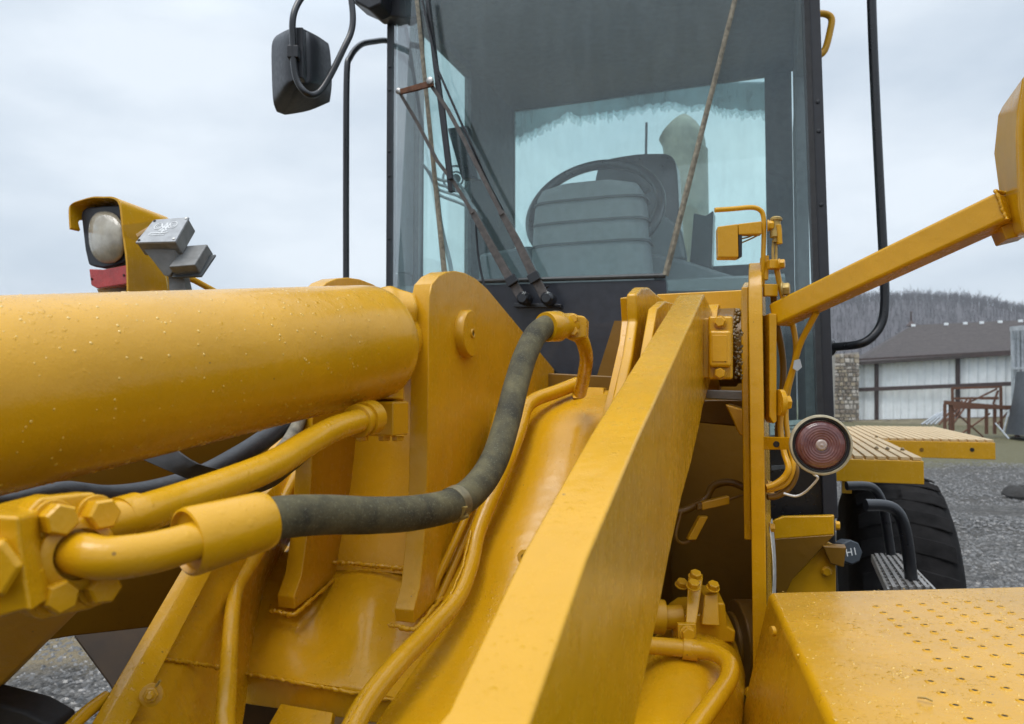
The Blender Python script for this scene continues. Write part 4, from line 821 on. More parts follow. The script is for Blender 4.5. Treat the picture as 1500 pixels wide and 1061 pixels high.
tow = part('outer_tower_plate', MB().prism([M(-.032, l, z) for l, z in ((1.50, zt(1200)), (1.50, zt(800)), (1.497, zt(560)), (1.502, zt(470)), (1.515, zt(420)), (1.535, zt(392)), (1.56, zt(376)), (1.66, zt(370)), (1.80, zt(400)), (2.0, zt(520)), (2.15, zt(700)), (2.2, zt(1200)))], RV * -.026), YEL, bev=.0025)
obj('plate_flange', MB().prism([M(-.060, l, z) for l, z in ((1.56, zt(800)), (1.54, zt(560)), (1.55, zt(470)), (1.58, zt(410)), (1.7, zt(390)), (1.8, zt(800)))], RV * -.014), YEL, tow, bev=.003)
dc = MB().patch([[M(-.026, 1.56, zt(778)), M(-.022, 1.60, zt(770))], [M(-.020, 1.52, zt(830)), M(-.016, 1.60, zt(830))], [M(-.024, 1.515, zt(900)), M(-.018, 1.60, zt(900))], [M(-.029, 1.51, zt(1010)), M(-.026, 1.60, zt(1010))]], 4, RV * .0012)
obj('worn_decal', dc, simple('worn_decal_film', (0.42, 0.42, 0.40), .4, var=.4, scale=70), tow)
for y, dx in ((703, 0), (716, 2), (765, 3)): obj('bolt', MB().hexbolt(P(1124 + dx, y + 8, 1.47), V((1, -.2, 0)), .008, .008, .3), YELS, tow)
bolt(P(1100, 1015, 1.40), V((-.5, -1, 0)), .009, .010, YELS, tow)
# interior: connectors, hose bundle, lift cylinder head and its valve block
def inpart(name, mb, m, **k): return part(name, mb, m, **k)
hb = part('wire_harness', MB().tube([P(1098, 718, 1.60), P(1070, 707, 1.62), P(1045, 712, 1.62), P(1034, 730, 1.60), P(1010, 745, 1.60), P(990, 752, 1.60)], .008, 12, 5).tube([P(1098, 722, 1.58), P(1080, 728, 1.58), P(1066, 733, 1.58)], .0025, 8, 3).tube([P(1018, 790, 1.57), P(1000, 796, 1.57), P(990, 785, 1.57), P(998, 750, 1.58)], .0035, 8, 4), YELD)
obj('wire_connector', MB().bar(P(1027, 741, 1.56), P(1067, 732, 1.56), ZV * .0085, V((0, .009, 0))), YELS, hb, bev=.002)
obj('connector_collar', MB().bar(P(1020, 743, 1.56), P(1030, 740, 1.56), ZV * .0065, V((0, .007, 0))), YELD, hb, bev=.002)
obj('wire_connector', MB().bar(P(1030, 756, 1.55), P(1012, 790, 1.55), V((.009, 0, 0)), V((0, .009, 0))), YELS, hb, bev=.002)
lc_ = part('lift_cylinder', MB().tube([P(1020, 955, 1.52), P(1016, 985, 1.46), P(1002, 1050, 1.33), P(985, 1130, 1.20), P(950, 1300, 1.0)], [.085, .098, .10, .10, .10], 48), YEL, ang=45)
obj('valve_body', MB().prism([P(985, 940, 1.42), P(1076, 942, 1.42), P(1078, 925, 1.42), P(1066, 918, 1.42), P(1062, 884, 1.42), P(1034, 882, 1.42), P(1030, 900, 1.42), P(1000, 902, 1.42), P(985, 912, 1.42)], V((.02, .13, .0))), YELS, lc_, bev=.004)
obj('valve_post', MB().prism([P(1032, 872, 1.42), P(1052, 870, 1.42), P(1055, 918, 1.40), P(1028, 916, 1.40)], V((0, .04, 0))), YELS, lc_, bev=.003)
obj('clamp_strap', MB().prism([P(1004, 915, 1.36), P(1020, 915, 1.36), P(1030, 846, 1.42), P(1008, 846, 1.42)], V((.008, .03, 0))), YEL, lc_, bev=.003)
obj('clamp_foot', MB().prism([P(993, 914, 1.35), P(1020, 914, 1.35), P(1022, 968, 1.34), P(995, 966, 1.34)], V((0, .012, 0))), YELS, lc_, bev=.002)
for x, y, d in ((1018, 846, 1.40), (1015, 860, 1.38), (1044, 862, 1.42), (998, 858, 1.46)): bolt(P(x, y, d), V((.1, -.5, 1)), .010, .010, YELS, lc_)
bolt(P(1007, 928, 1.345), V((0, -1, .1)), .011, .010, YELS, lc_)
obj('side_port', MB().cyl(P(958, 905, 1.42), P(1000, 903, 1.42), .022).cyl(P(950, 902, 1.42), P(973, 904, 1.42), .032), YELS, lc_, bev=.002)
obj('cross_pipe', MB().tube([P(935, 945, 1.34), P(970, 947, 1.34), P(1010, 951, 1.33), P(1045, 956, 1.31), P(1067, 972, 1.27), P(1067, 995, 1.23), P(1048, 1025, 1.17), P(1014, 1072, 1.09), P(985, 1120, 1.0)], .0155, 20, 6), YEL, lc_)
obj('pipe_collar', MB().cyl(P(1000, 950, 1.335), P(1022, 953, 1.33), .019), YEL, lc_, bev=.001)
part('pin_boss', MB().cyl(P(1079, 945, 1.60), P(1108, 945, 1.60), .095).cyl(P(1070, 945, 1.62), P(1082, 945, 1.62), .07), YELD, bev=.004)
# ---------------- signal light and cables on top of the tower
sg = part('signal_bracket', MB().tube([P(1047, 308, 1.46), P(1075, 306, 1.46), P(1100, 304, 1.46), P(1112, 307, 1.46), P(1118, 316, 1.46), P(1119, 340, 1.46), P(1118, 380, 1.46), P(1117, 420, 1.47)], .0048, 12, 5), YEL)
obj('signal_housing', MB().prism([P(1051, 332, 1.44), P(1081, 328, 1.44), P(1082, 377, 1.44), P(1052, 377, 1.44)], V((.006, .035, 0))), YEL, sg, bev=.002)
obj('signal_rear', MB().prism([P(1082, 344, 1.445), P(1087, 343, 1.445), P(1087, 376, 1.445), P(1083, 377, 1.445)], V((.002, .03, 0))), BLK, sg)
obj('signal_arm', MB().prism([P(1081, 328, 1.442), P(1116, 324, 1.442), P(1116, 343, 1.442), P(1082, 344, 1.442)], V((.003, .02, 0))), YEL, sg, bev=.002)
obj('signal_wire', MB().tube([P(1086, 350, 1.46), P(1098, 347, 1.46), P(1110, 341, 1.46)], .0015, 6, 3).tube([P(1086, 356, 1.46), P(1100, 350, 1.46), P(1114, 343, 1.46)], .0015, 6, 3), BRS, sg)
bolt(P(1124, 331, 1.45), V((1, -.3, 0)), .009, .010, YELS, sg)
cn = part('wire_connector', MB().lathe(P(1137, 318, 1.45), V((-.03, 0, -1)), [(0, .008), (.003, .0115), (.007, .0115), (.008, .0085), (.022, .0088), (.023, .0115), (.040, .0115), (.042, .006), (.05, .006)], 16), BRS, ang=35)
obj('connector_latch', MB().bar(P(1140, 330, 1.44), P(1142, 358, 1.44), V((.004, 0, 0)), V((0, .006, 0))), YELS, cn, bev=.001)
obj('connector_wire', MB().tube([P(1133, 352, 1.45), P(1132, 372, 1.45), P(1134, 395, 1.45)], .0028, 8, 3).tube([P(1137, 354, 1.45), P(1137, 374, 1.45), P(1136, 395, 1.45)], .0028, 8, 3), BRS, cn)
wbk = part('cable_clip', MB().box(P(1135, 388, 1.45), V((.013, 0, 0)), V((0, .01, 0)), ZV * .009), YELS, bev=.002)
obj('clip_nut', MB().hexbolt(P(1141, 387, 1.44), V((1, -.5, 0)), .008, .009, .2), YELS, wbk)
obj('clip_nut', MB().hexbolt(P(1145, 424, 1.44), V((1, -.5, 0)), .011, .012, .2), BRS, wbk)
obj('clip_plate', MB().prism([P(1120, 416, 1.45), P(1140, 416, 1.45), P(1140, 434, 1.45), P(1120, 434, 1.45)], V((0, .012, 0))), YEL, wbk, bev=.002)
obj('hinge_plate', MB().prism([P(1120, 374, 1.46), P(1127, 374, 1.46), P(1126, 410, 1.46), P(1120, 410, 1.46)], V((0, .03, 0))), YEL, wbk, bev=.002)
part('mount_bar', MB().prism([P(1127, 459, 1.44), P(1138, 460, 1.44), P(1138, 618, 1.44), P(1133, 621, 1.44), P(1127, 610, 1.44)], V((.002, .045, 0))), YEL, bev=.002)
part('mount_washer', MB().cyl(P(1140, 590, 1.44), P(1147, 590, 1.44), .026).hexbolt(P(1147, 590, 1.44), V((1, 0, 0)), .013, .014, .1, False), YEL, bev=.001)
cb = part('cable', MB().tube([P(1138, 395, 1.46), P(1144, 425, 1.46), P(1152, 450, 1.46), P(1162, 480, 1.47), P(1166, 510, 1.47), P(1162, 540, 1.48), P(1154, 575, 1.48), P(1151, 610, 1.48), P(1156, 650, 1.46), P(1162, 680, 1.44), P(1154, 705, 1.44), P(1138, 715, 1.44), P(1122, 718, 1.44)], .0055, 12, 6), YELS)
obj('cable_branch', MB().tube([P(1196, 458, 1.40), P(1184, 480, 1.42), P(1172, 505, 1.44), P(1160, 545, 1.46), P(1149, 580, 1.47), P(1143, 620, 1.47), P(1148, 660, 1.45), P(1155, 685, 1.43), P(1148, 700, 1.43), P(1134, 710, 1.43), P(1122, 714, 1.43)], .006, 12, 6), YELS, cb)
obj('cable_branch', MB().tube([P(1133, 432, 1.47), P(1137, 470, 1.48), P(1146, 520, 1.50), P(1147, 560, 1.50), P(1140, 640, 1.48), P(1158, 668, 1.46), P(1166, 690, 1.45), P(1158, 712, 1.45), P(1140, 726, 1.45), P(1124, 728, 1.45)], .0065, 12, 6), YELD, cb)
obj('loose_wire', MB().tube([P(1148, 723, 1.42), P(1165, 727, 1.41), P(1178, 722, 1.40), P(1190, 711, 1.38), P(1198, 700, 1.37), P(1192, 695, 1.37), P(1193, 688, 1.36)], .0022, 8, 5), WHT, cb)
obj('cable_tape', MB().prism([P(1164, 528, 1.44), P(1172, 526, 1.44), P(1175, 538, 1.44), P(1168, 544, 1.44), P(1162, 540, 1.44)], V((0, .003, 0))), CNT, cb)
# ---------------- work light on its boom
pa, pb2 = P(1140, 463, 1.47), P(1478, 304, 1.12); bx_ = (pb2 - pa).normalized(); bs = bx_.cross(ZV).normalized(); bu = bs.cross(bx_).normalized()
wl_ = part('light_boom', MB().bar(pa, pb2, bs * .0235, bu * .0235), YEL, bev=.006, seg=3)
obj('weld_bead', MB().weld([pb2 + bu * .025 + bs * s * .024 for s in (-1, 1)] + [pb2 - bu * .025 + bs * .024], .0045, 40), YEL, wl_, ang=80)
obj('boom_end', MB().prism([P(1478, 276, 1.12), P(1530, 262, 1.07), P(1535, 330, 1.07), P(1480, 334, 1.12)], V((0, .045, 0))), YEL, wl_, bev=.004)
lt, lb2 = 1.235, 1.365
fr_ = [PL(x, y, lt) for x, y in ((1493, 300), (1490, 192), (1492, 165), (1500, 112), (1530, 70), (1640, 66), (1700, 160), (1700, 345), (1500, 346))]
bk_ = [PL(x, y, lb2) for x, y in ((1467, 320), (1454, 227), (1460, 170), (1466, 160), (1510, 105), (1600, 100), (1640, 180), (1640, 345), (1474, 350))]
TAU = paint('yellow_paint_hood', rough=.14, peel=.5, wet=.6, grime=.4)
wh = part('work_light', MB().loft(fr_, bk_), TAU, bev=.010, seg=4)
ins = [p.lerp(sum(fr_, V((0, 0, 0))) / 9, .12) for p in fr_]
obj('light_rim', MB().loft([p - LV * .004 for p in fr_], [p - LV * .001 for p in fr_]), YEL, wh)
obj('light_lens', MB().prism([p - LV * .006 for p in ins], -LV * .01), BLK, wh, bev=.003)
obj('hood_foot', MB().prism([PL(1466, 332, 1.30), PL(1500, 318, 1.30), PL(1510, 342, 1.30), PL(1474, 351, 1.30)], LV * .06), TAU, wh, bev=.002)
# ---------------- red round lamp
rc = P(1202, 652, 1.26); rax = (V((-.16, -1, .02))).normalized()
rl = part('round_lamp', MB().lathe(rc + rax * -.02, rax, [(-.02, .030), (0, .044), (.014, .0505), (.022, .0515), (.026, .0505), (.027, .0475), (.020, .0465)], 56), simple('dull_lamp_rim', (.36, .32, .22), .45, var=.25, scale=60), ang=35)
obj('lamp_gasket', MB().lathe(rc, rax, [(-.004, .0462), (.004, .0462), (.005, .0445), (.0, .042)], 48), RUB, rl, ang=35)
def lens_mat():
    m, n, b = mat('faded_red_lens'); setc(b, (.13, .03, .028), .13, coat=.6)
    t = n.nodes.new('ShaderNodeTexCoord'); ln = n.nodes.new('ShaderNodeVectorMath'); ln.operation = 'LENGTH'; n.links.new(t.outputs['Object'], ln.inputs[0])
    s_ = mathn(n, 'SINE', mathn(n, 'MULTIPLY', ln.outputs['Value'], 1500))
    bp = node(n, 'ShaderNodeBump', Strength=.5, Distance=.0005); n.links.new(s_, bp.inputs['Height']); n.links.new(bp.outputs[0], b.inputs['Normal'])
    pos, g_ = wcoord(n); col = ramp(n, noise(n, pos, 45, 6, .7), .35, (.085, .022, .022), .75, (.20, .085, .07)); n.links.new(col, b.inputs['Base Color'])
    return m
obj('red_lens', MB().lathe(rc, rax, [(-.004, .0415), (.002, .041), (.006, .036), (.0075, .028), (.0065, .018), (.006, .012)], 48), lens_mat(), rl, ang=70)
obj('lens_centre', MB().lathe(rc, rax, [(.004, .0105), (.0085, .0085), (.0095, .006), (.0085, .004), (.0095, .002), (.010, .001)], 32), simple('pale_lens_centre', (.32, .25, .22), .3, var=.2, scale=90, coat=.5), rl, ang=70)
obj('lamp_bracket', MB().prism([P(1120, 640, 1.40), P(1158, 641, 1.34), P(1162, 659, 1.34), P(1120, 659, 1.40)], V((0, .006, 0))), YEL, rl, bev=.0015)
obj('hole', MB().lathe(P(1137, 651, 1.366), V((.1, -1, 0)), [(0, .006), (.001, .006)], 14), HOLE, rl)
# ---------------- front fender tread plate
zF = H - .364
q0, q1 = PZ(1126, 867, zF), PZ(1600, 856, zF); q2, q3 = PZ(1900, 1161, zF), PZ(1262, 1161, zF)
YFD = paint('yellow_paint_rain', wet=1.7, rough=.2)
fe = part('front_fender', MB().prism([q0, q1, q2, q3], V((0, 0, -.34)) - RV * .075), YFD, bev=.010, seg=4)
du = V((.0433, .0070, 0)); dv = V((-.0055, -.0355, 0)); o_ = PZ(1284, 889, zF)
eg = (q3 - q0).normalized(); en = V((-eg.y, eg.x, 0)); en = en if en.x > 0 else -en
proto_d = None; rnd = random.Random(8)
for i in range(0, 17):
    for j in range(-4, 12):
        p = o_ + du * j + dv * i; dist = (p - q0).dot(en)
        lim = .152 - .02 * i / 16
        if dist < lim or p.y < .62 or p.x > .85: continue
        if proto_d is None: proto_d = obj('dimple', MB().lathe(p, ZV, [(-.001, .0078), (.0003, .0066), (.0012, .0050), (.0016, .0041), (.0012, .0034), (-.0005, .0032)], 16), YFD, fe, ang=70); pz = p.z; off = proto_d.location + wpos(fe) - p
        else:
            again(proto_d, loc=p + off)
hol = MB()
for i in range(0, 17):
    for j in range(-4, 12):
        p = o_ + du * j + dv * i; dist = (p - q0).dot(en)
        if dist < .152 - .02 * i / 16 or p.y < .62 or p.x > .85: continue
        hol.lathe(p + ZV * .0008, ZV, [(0, .0034), (.0002, .0034)], 10)
obj('dimple_holes', hol, HOLE, fe, kind='stuff')
obj('skirt_rivet', MB().lathe(P(1131, 925, 1.18), V((-1, -.1, 0)), [(-.004, .008), (.0015, .008), (.002, .006)], 16), YELS, fe)
obj('straw', MB().tube([PZ(1344, 1022, zF + .004), PZ(1356, 1023, zF + .006), PZ(1366, 1027, zF + .004)], .0012, 6, 3), BRS, fe)
# ---------------- left headlight unit
l1 = 1.518
hc = [(104, 334), (103, 318), (103, 303), (107, 297), (121, 292), (137, 288), (152, 288), (163, 288), (172, 291), (176, 297), (178, 306), (182, 345), (187, 385), (188, 436)]
fr2 = [PL(x, y, l1) for x, y in hc]; bk2_ = [p + LV * (.03 if i < 2 else .10 if i < 4 else .175) - ZV * (.0 if i < 2 else .012) - RV * (-.0) for i, p in enumerate(fr2)]
hl = part('headlight_hood', MB().patch([fr2, [a.lerp(b, .5) for a, b in zip(fr2, bk2_)], bk2_], 3, V((-.003, .001, -.004)) - RV * .003), YEL, bev=.001, ang=35)
obj('hood_side', plateR([(188, 425), (186, 380), (180, 330), (243, 322), (236, 340), (212, 358), (238, 405), (247, 440), (188, 440)], -1.677, -.004), YEL, hl)
bz = [(118, 314), (121, 308), (126, 304), (150, 301), (176, 300), (181, 330), (186, 375), (184, 383), (170, 389), (150, 393), (138, 391), (129, 388), (124, 366)]
obj('headlight_bezel', MB().prism([PL(x, y, 1.545) for x, y in bz], LV * .09), PLA, hl, bev=.006)
def lensglass():
    m, n, b = mat('headlight_glass'); setc(b, (.36, .32, .24), .10, coat=1.0)
    pos, g_ = wcoord(n); col = ramp(n, noise(n, pos, 14, 4, .6), .3, (.20, .17, .12), .75, (.52, .48, .38)); n.links.new(col, b.inputs['Base Color'])
    wv = node(n, 'ShaderNodeTexWave', Scale=95.0, Distortion=0.3); wv.wave_profile = 'TRI'; wv.bands_direction = 'X'; n.links.new(pos, wv.inputs['Vector'])
    bp = node(n, 'ShaderNodeBump', Strength=.5, Distance=.0012); n.links.new(wv.outputs['Fac'], bp.inputs['Height']); n.links.new(bp.outputs[0], b.inputs['Normal'])
    return m
cx_, cy_ = 157, 348; rws = []
def sq(t, hx, hy, e=.86): c_, s_ = math.cos(t), math.sin(t); return (cx_ + hx * abs(c_) ** e * (1 if c_ > 0 else -1) + (-4 if s_ < 0 else 2) * abs(s_) , cy_ + hy * abs(s_) ** e * (1 if s_ > 0 else -1))
lm = MB(); N_ = 40; rr_ = [(1.0, 0), (.96, .006), (.8, .014), (.55, .021), (.3, .025), (.05, .026)]
vsl = []
for s_, dp in rr_:
    for k in range(N_):
        x, y = sq(2 * math.pi * k / N_, 27.5, 38.5); vsl.append(PL(cx_ + (x - cx_) * s_, cy_ + (y - cy_) * s_, 1.543 - dp))
lm.add(vsl, [[i * N_ + k, i * N_ + (k + 1) % N_, (i + 1) * N_ + (k + 1) % N_, (i + 1) * N_ + k] for i in range(len(rr_) - 1) for k in range(N_)] + [[(len(rr_) - 1) * N_ + k for k in range(N_)], list(range(N_))[::-1]])
obj('headlight_lens', lm, lensglass(), hl, ang=80)
obj('red_reflector', MB().prism([PL(x, y, 1.538) for x, y in ((130, 394), (150, 395), (186, 388), (187, 416), (142, 423), (133, 418))], LV * .03), REDP, hl, bev=.003)
for x, y in ((134.5, 409), (181.5, 403.5)): obj('screw', MB().lathe(PL(x, y, 1.537), -LV, [(0, .0035), (.0015, .003)], 10), HOLE, hl)
obj('stay_plate', MB().prism([PL(x, y, 1.60) for x, y in ((142, 424), (187, 417), (187, 440), (150, 440))], LV * .1), YELD, hl)
for x, y in ((220, 393), (222, 411)): obj('rivet', MB().lathe(PR(x, y, -1.673), RV, [(0, .007), (.004, .005)], 12), YEL, hl)
# turn signal housings
ts = part('signal_housing', MB().prism([P(200, 357, 1.95), P(226, 325, 2.02), P(277, 321, 2.02), P(257, 355, 1.95)], P(268, 373, 1.99) - P(257, 355, 1.95)), GRY, bev=.004)
up_n = (P(226, 325, 2.02) - P(200, 357, 1.95)).cross(P(257, 355, 1.95) - P(200, 357, 1.95)).normalized()
if up_n.dot(CX - P(230, 340, 1.98)) < 0: up_n = -up_n
lq = [P(199, 357.5, 1.95), P(226, 324, 2.02), P(278, 320, 2.02), P(257.5, 356, 1.95)]
obj('housing_lid', MB().prism([p - up_n * .002 for p in lq], up_n * .007), GRL, ts, bev=.002)
def lidp(u, v_): return lq[0].lerp(lq[3], u).lerp(lq[1].lerp(lq[2], u), v_) + up_n * .0058
for u, v_ in ((.06, .08), (.93, .1), (.07, .92), (.94, .93)): obj('lid_screw', MB().lathe(lidp(u, v_), up_n, [(0, .004), (.0012, .0035)], 10), HOLE if u < .5 else STE, ts)
em = MB()
def stroke(pts, wd=.0016):
    wd *= .7
    q = [lidp(*p) for p in pts]
    for a, b in zip(q, q[1:]):
        s_ = (b - a).cross(up_n).normalized() * wd; em.add([a - s_, a + s_, b + s_, b - s_, a - s_ + up_n * .0006, a + s_ + up_n * .0006, b + s_ + up_n * .0006, b - s_ + up_n * .0006], [[0, 1, 2, 3], [4, 5, 6, 7], [0, 1, 5, 4], [2, 3, 7, 6]])
def circ(c, r, a0=0, a1=6.3, n=14): return [(c[0] + r * math.cos(a0 + (a1 - a0) * k / n), c[1] + r * 1.25 * math.sin(a0 + (a1 - a0) * k / n)) for k in range(n + 1)]
stroke(circ((.30, .66), .10)); stroke(circ((.68, .68), .11)); stroke(circ((.30, .66), .05, 1, 5)); stroke(circ((.68, .68), .06, 2, 6))
stroke([(.36, .72), (.46, .58), (.50, .78), (.56, .56), (.60, .74)], .0022); stroke([(.40, .45), (.50, .62), (.60, .45)], .0024); stroke([(.44, .42), (.5, .5), (.57, .42)], .002)
stroke([(.22, .36), (.36, .38), (.50, .35), (.66, .38)], .0026); stroke([(.26, .28), (.40, .29), (.62, .28)], .0018)
stroke([(.20, .30), (.24, .34)], .003); stroke([(.5, .36), (.52, .5)], .003)
obj('worn_emblem', em, WHT, ts)
obj('amber_lens', MB().prism([P(199, 343, 2.0), P(221, 329, 2.03), P(222, 333, 2.03), P(201, 348, 2.0)], V((.005, .02, -.005))), simple('amber_lens', (.55, .32, .10), .3, var=.2, coat=.5), ts, bev=.001)
obj('housing_neck', MB().prism([P(206, 362, 1.97), P(256, 366, 1.97), P(258, 392, 1.98), P(248, 405, 1.98), P(240, 404, 1.98), P(222, 380, 1.97)], V((.01, .05, 0))), GRY, ts, bev=.003)
obj('lower_housing', MB().prism([P(246, 391, 1.95), P(272, 360, 2.02), P(304, 357.5, 2.02), P(285, 388, 1.95)], P(295, 403, 1.99) - P(285, 388, 1.95)), GRY, ts, bev=.004)
obj('lower_lid', MB().prism([P(251, 406, 1.975), P(295, 404, 1.975), P(316, 373, 2.035), P(272, 377, 2.035)], up_n * -.006), DGR, ts, bev=.001)
obj('housing_stem', MB().prism([P(246, 404, 2.0), P(268, 404, 2.0), P(276, 440, 2.0), P(249, 440, 2.0)], V((.005, .03, 0))), GRY, ts, bev=.002)
obj('stem_clip', MB().tube([P(243, 404, 1.96), P(245, 414, 1.96), P(246, 424, 1.96)], .002, 6), BRS, ts)
part('stay_tube', MB().tube([P(262, 402, 2.1), P(285, 411, 2.15), P(320, 430, 2.2)], .009, 10), YEL)
fpost = PL(215, 436, 1.62)
part('headlight_post', MB().bar(PL(215, 428, 1.62), V((fpost.x, fpost.y, H - .37)), RV * .05, LV * .03), YELS, bev=.004)
part('far_fender', boxM(-2.15, -1.50, 1.30, 1.85, H - .41, H - .364), YELS, bev=.012)
# ---------------- rear walkway decks
zD = H - .284
def deck(r0, r1, l0_, l1_, nm):
    b = part(nm, boxM(r0, r1, l0_, l1_, zD - .112, zD - .012), YEL, bev=.003)
    n_ = int(round((r1 - r0) / .045)); w_ = (r1 - r0) / n_
    first = None
    for i in range(n_):
        c = M(r0 + w_ * (i + .5), (l0_ + l1_) / 2, zD - .004)
        if first is None: first = obj('deck_slat', MB().box(c, RV * w_ * .38, LV * ((l1_ - l0_) / 2 - .012), ZV * .0075), SLT, b, bev=.002, seg=1)
        else: again(first, loc=c)
    return b
SLT = paint('dusty_yellow_slat', c=(.52, .38, .20), wet=.3, rough=.5, grime=.5)
d1 = deck(.02, .572, 3.61, 6.7, 'walkway_deck'); d2 = deck(.575, 1.18, 5.08, 6.9, 'walkway_deck')
for x in (1350, 1424): obj('hole', MB().lathe(PL(x, 659, 5.079), -LV, [(0, .012), (.001, .012)], 12), HOLE if x > 1400 else YELD, d2)
obj('deck_post', MB().bar(PL(1240, 700, 3.7), PL(1240, 722, 3.7), RV * .02, LV * .02), YELS, d1)
for x, y in ((1284, 658), (1300, 659), (1322, 660), (1284, 641)):
    obj('deck_stone', MB().lathe(PZ(x, y, zD + .004), ZV, [(0, .010), (.008, .009), (.014, .003)], 6), GRSE, d1)
# ---------------- rear tyre
tc_ = M(.34, 5.05, .73)
TYR = simple('worn_tyre_rubber', (.012, .011, .011), .88, spec=.15, var=.5, scale=9, bump=.006, bscale=14)
ty = part('tyre', MB().lathe(tc_, RV, [(0, .50), (.0, .60), (.03, .69), (.09, .735), (.2, .75), (.32, .752), (.40, .75), (.48, .735), (.53, .69), (.56, .60), (.56, .50)], 72), TYR, ang=50)
lug0 = None
for k in range(26):
    a = 2 * math.pi * k / 26
    rd = ZV * math.cos(a) - LV * math.sin(a); tg_ = LV * math.cos(a) + ZV * math.sin(a)
    for sgn in (0, 1):
        m = MB(); pts = []
        for t_ in (0, .25, .5, .75, 1.0):
            rr = .25 * t_; x_ = .05 + rr if sgn == 0 else .51 - rr; sk = .055 * t_
            R_ = .748 if t_ > .2 else .728
            pts.append((tc_ + RV * x_ + rd * R_ + tg_ * sk))
        vs = []
        for p in pts: vs += [p - tg_ * .052, p + tg_ * .052, p + tg_ * .045 + rd * .009, p - tg_ * .045 + rd * .009]
        m.add(vs, [[0, 1, 2, 3], [16, 17, 18, 19]] + [[4 * i + q, 4 * i + (q + 1) % 4, 4 * i + 4 + (q + 1) % 4, 4 * i + 4 + q] for i in range(4) for q in range(4)])
        if math.cos(a) > -.2 or math.sin(a) > 0: obj('tread_lug', m, TYR, ty, bev=.006, seg=1)
part('wheel_rim', MB().lathe(tc_ + RV * .05, RV, [(0, .2), (0, .5), (.5, .5), (.5, .2)], 40), YELS)
# steps, handles, filler cap, bracket panel beside the cab
part('step_handle', MB().tube([P(1240, 712, 2.75), P(1268, 712, 2.75), P(1282, 718, 2.75), P(1292, 736, 2.75), P(1298, 765, 2.75), P(1305, 812, 2.75)], .0165, 14, 5), BLK)
part('step_handle', MB().tube([P(1268, 740, 2.55), P(1296, 741, 2.55), P(1313, 749, 2.55), P(1323, 768, 2.55), P(1330, 805, 2.55), P(1337, 870, 2.55)], .0205, 14, 5), BLK)
st_ = [PZ(1276, 812, P(1300, 835, 2.7).z), PZ(1322, 812, P(1300, 835, 2.7).z), PZ(1371, 862, P(1300, 835, 2.7).z), PZ(1299, 862, P(1300, 835, 2.7).z)]
sf = part('boarding_step', MB().prism([st_[0], st_[0].lerp(st_[1], .08), st_[3].lerp(st_[2], .06), st_[3]], ZV * -.03).prism([st_[1].lerp(st_[0], .08), st_[1], st_[2], st_[2].lerp(st_[3], .06)], ZV * -.03), STE, bev=.002)
mt_ = simple('galvanised_grip', (.30, .29, .28), .5, metal=.6, var=.3, scale=60)
for i in range(1, 12):
    a, b = st_[0].lerp(st_[3], i / 12), st_[1].lerp(st_[2], i / 12); obj('grip_bar', MB().bar(a - ZV * .008, b - ZV * .008, LV * .006, ZV * .007), mt_, sf)
for i in range(1, 6):
    a, b = st_[0].lerp(st_[1], i / 6), st_[3].lerp(st_[2], i / 6); obj('grip_rail', MB().bar(a - ZV * .002, b - ZV * .002, RV * .006, ZV * .006), mt_, sf)
kcap = P(1246, 809, 2.42); kax = V((.12, -1, .12)).normalized()
kb = part('filler_cap', MB().lathe(kcap, kax, [(-.12, .028), (-.05, .030), (-.05, .040), (.0, .0405), (.005, .037)], 8), simple('blue_grey_cap', (.03, .038, .048), .45, var=.2), bev=.002, ang=20)
obj('filler_neck', MB().cyl(kcap - kax * .13 - RV * .06, kcap - kax * .06 - RV * .02, .034), YELS, kb)
cu = bpy.data.curves.new('cap_text', 'FONT'); cu.body = 'H1'; cu.size = .034; cu.extrude = .0006; cu.align_x = 'CENTER'; cu.align_y = 'CENTER'
to = bpy.data.objects.new('tmp', cu); scn.collection.objects.link(to)
dg = bpy.context.evaluated_depsgraph_get(); tm = bpy.data.meshes.new_from_object(to.evaluated_get(dg)); bpy.data.objects.remove(to)
rotm = (kax.to_track_quat('Z', 'Y').to_matrix() @ Matrix.Rotation(R(8), 3, 'Z'))
tmb = MB().add([kcap + kax * .0058 + rotm @ v.co for v in tm.vertices], [list(p.vertices) for p in tm.polygons])
obj('cap_marking', tmb, WHT, kb, ang=10)
bpn = part('frame_bracket', plateL([(1128, 766), (1146, 757), (1222, 755), (1222, 785), (1203, 790), (1224, 800), (1225, 900), (1146, 900), (1146, 858), (1132, 858)], 2.52, .02), YELS, bev=.003)
obj('bracket_gusset', MB().prism([PL(1132, 790, 2.50), PL(1222, 784, 2.50), PL(1160, 850, 2.50), PL(1146, 880, 2.50), PL(1132, 856, 2.50)], LV * .018), YELD, bpn, bev=.002)
obj('bracket_shelf', MB().prism([PL(1134, 762, 2.40), PL(1148, 757, 2.40), PL(1220, 756, 2.40), PL(1222, 783, 2.40), PL(1134, 790, 2.40)], LV * .018), YEL, bpn, bev=.003)
bolt(PL(1211, 837, 2.515), -LV, .012, .010, YELS, bpn); bolt(PL(1224, 770, 2.47), RV, .012, .010, YELS, bpn)
obj('bracket_tab', MB().prism([PL(1205, 800, 2.48), PL(1240, 802, 2.48), PL(1236, 832, 2.48), PL(1216, 826, 2.48)], LV * .05), YELD, bpn, bev=.004)
lbm = cpart('glass_label', MB().prism([PL(1128, 618, 2.585), PL(1188, 614, 2.585), PL(1188, 632, 2.585), (PL(1128, 638, 2.585))], LV * .003), WHT)
lt_ = MB()
for y_ in (624, 629): lt_.add([PL(1134, y_, 2.583), PL(1172, y_ - 1.5, 2.583), PL(1172, y_ - .2, 2.583), PL(1134, y_ + 1.3, 2.583)], [[0, 1, 2, 3]])
cpart('label_lines', lt_, BLK)
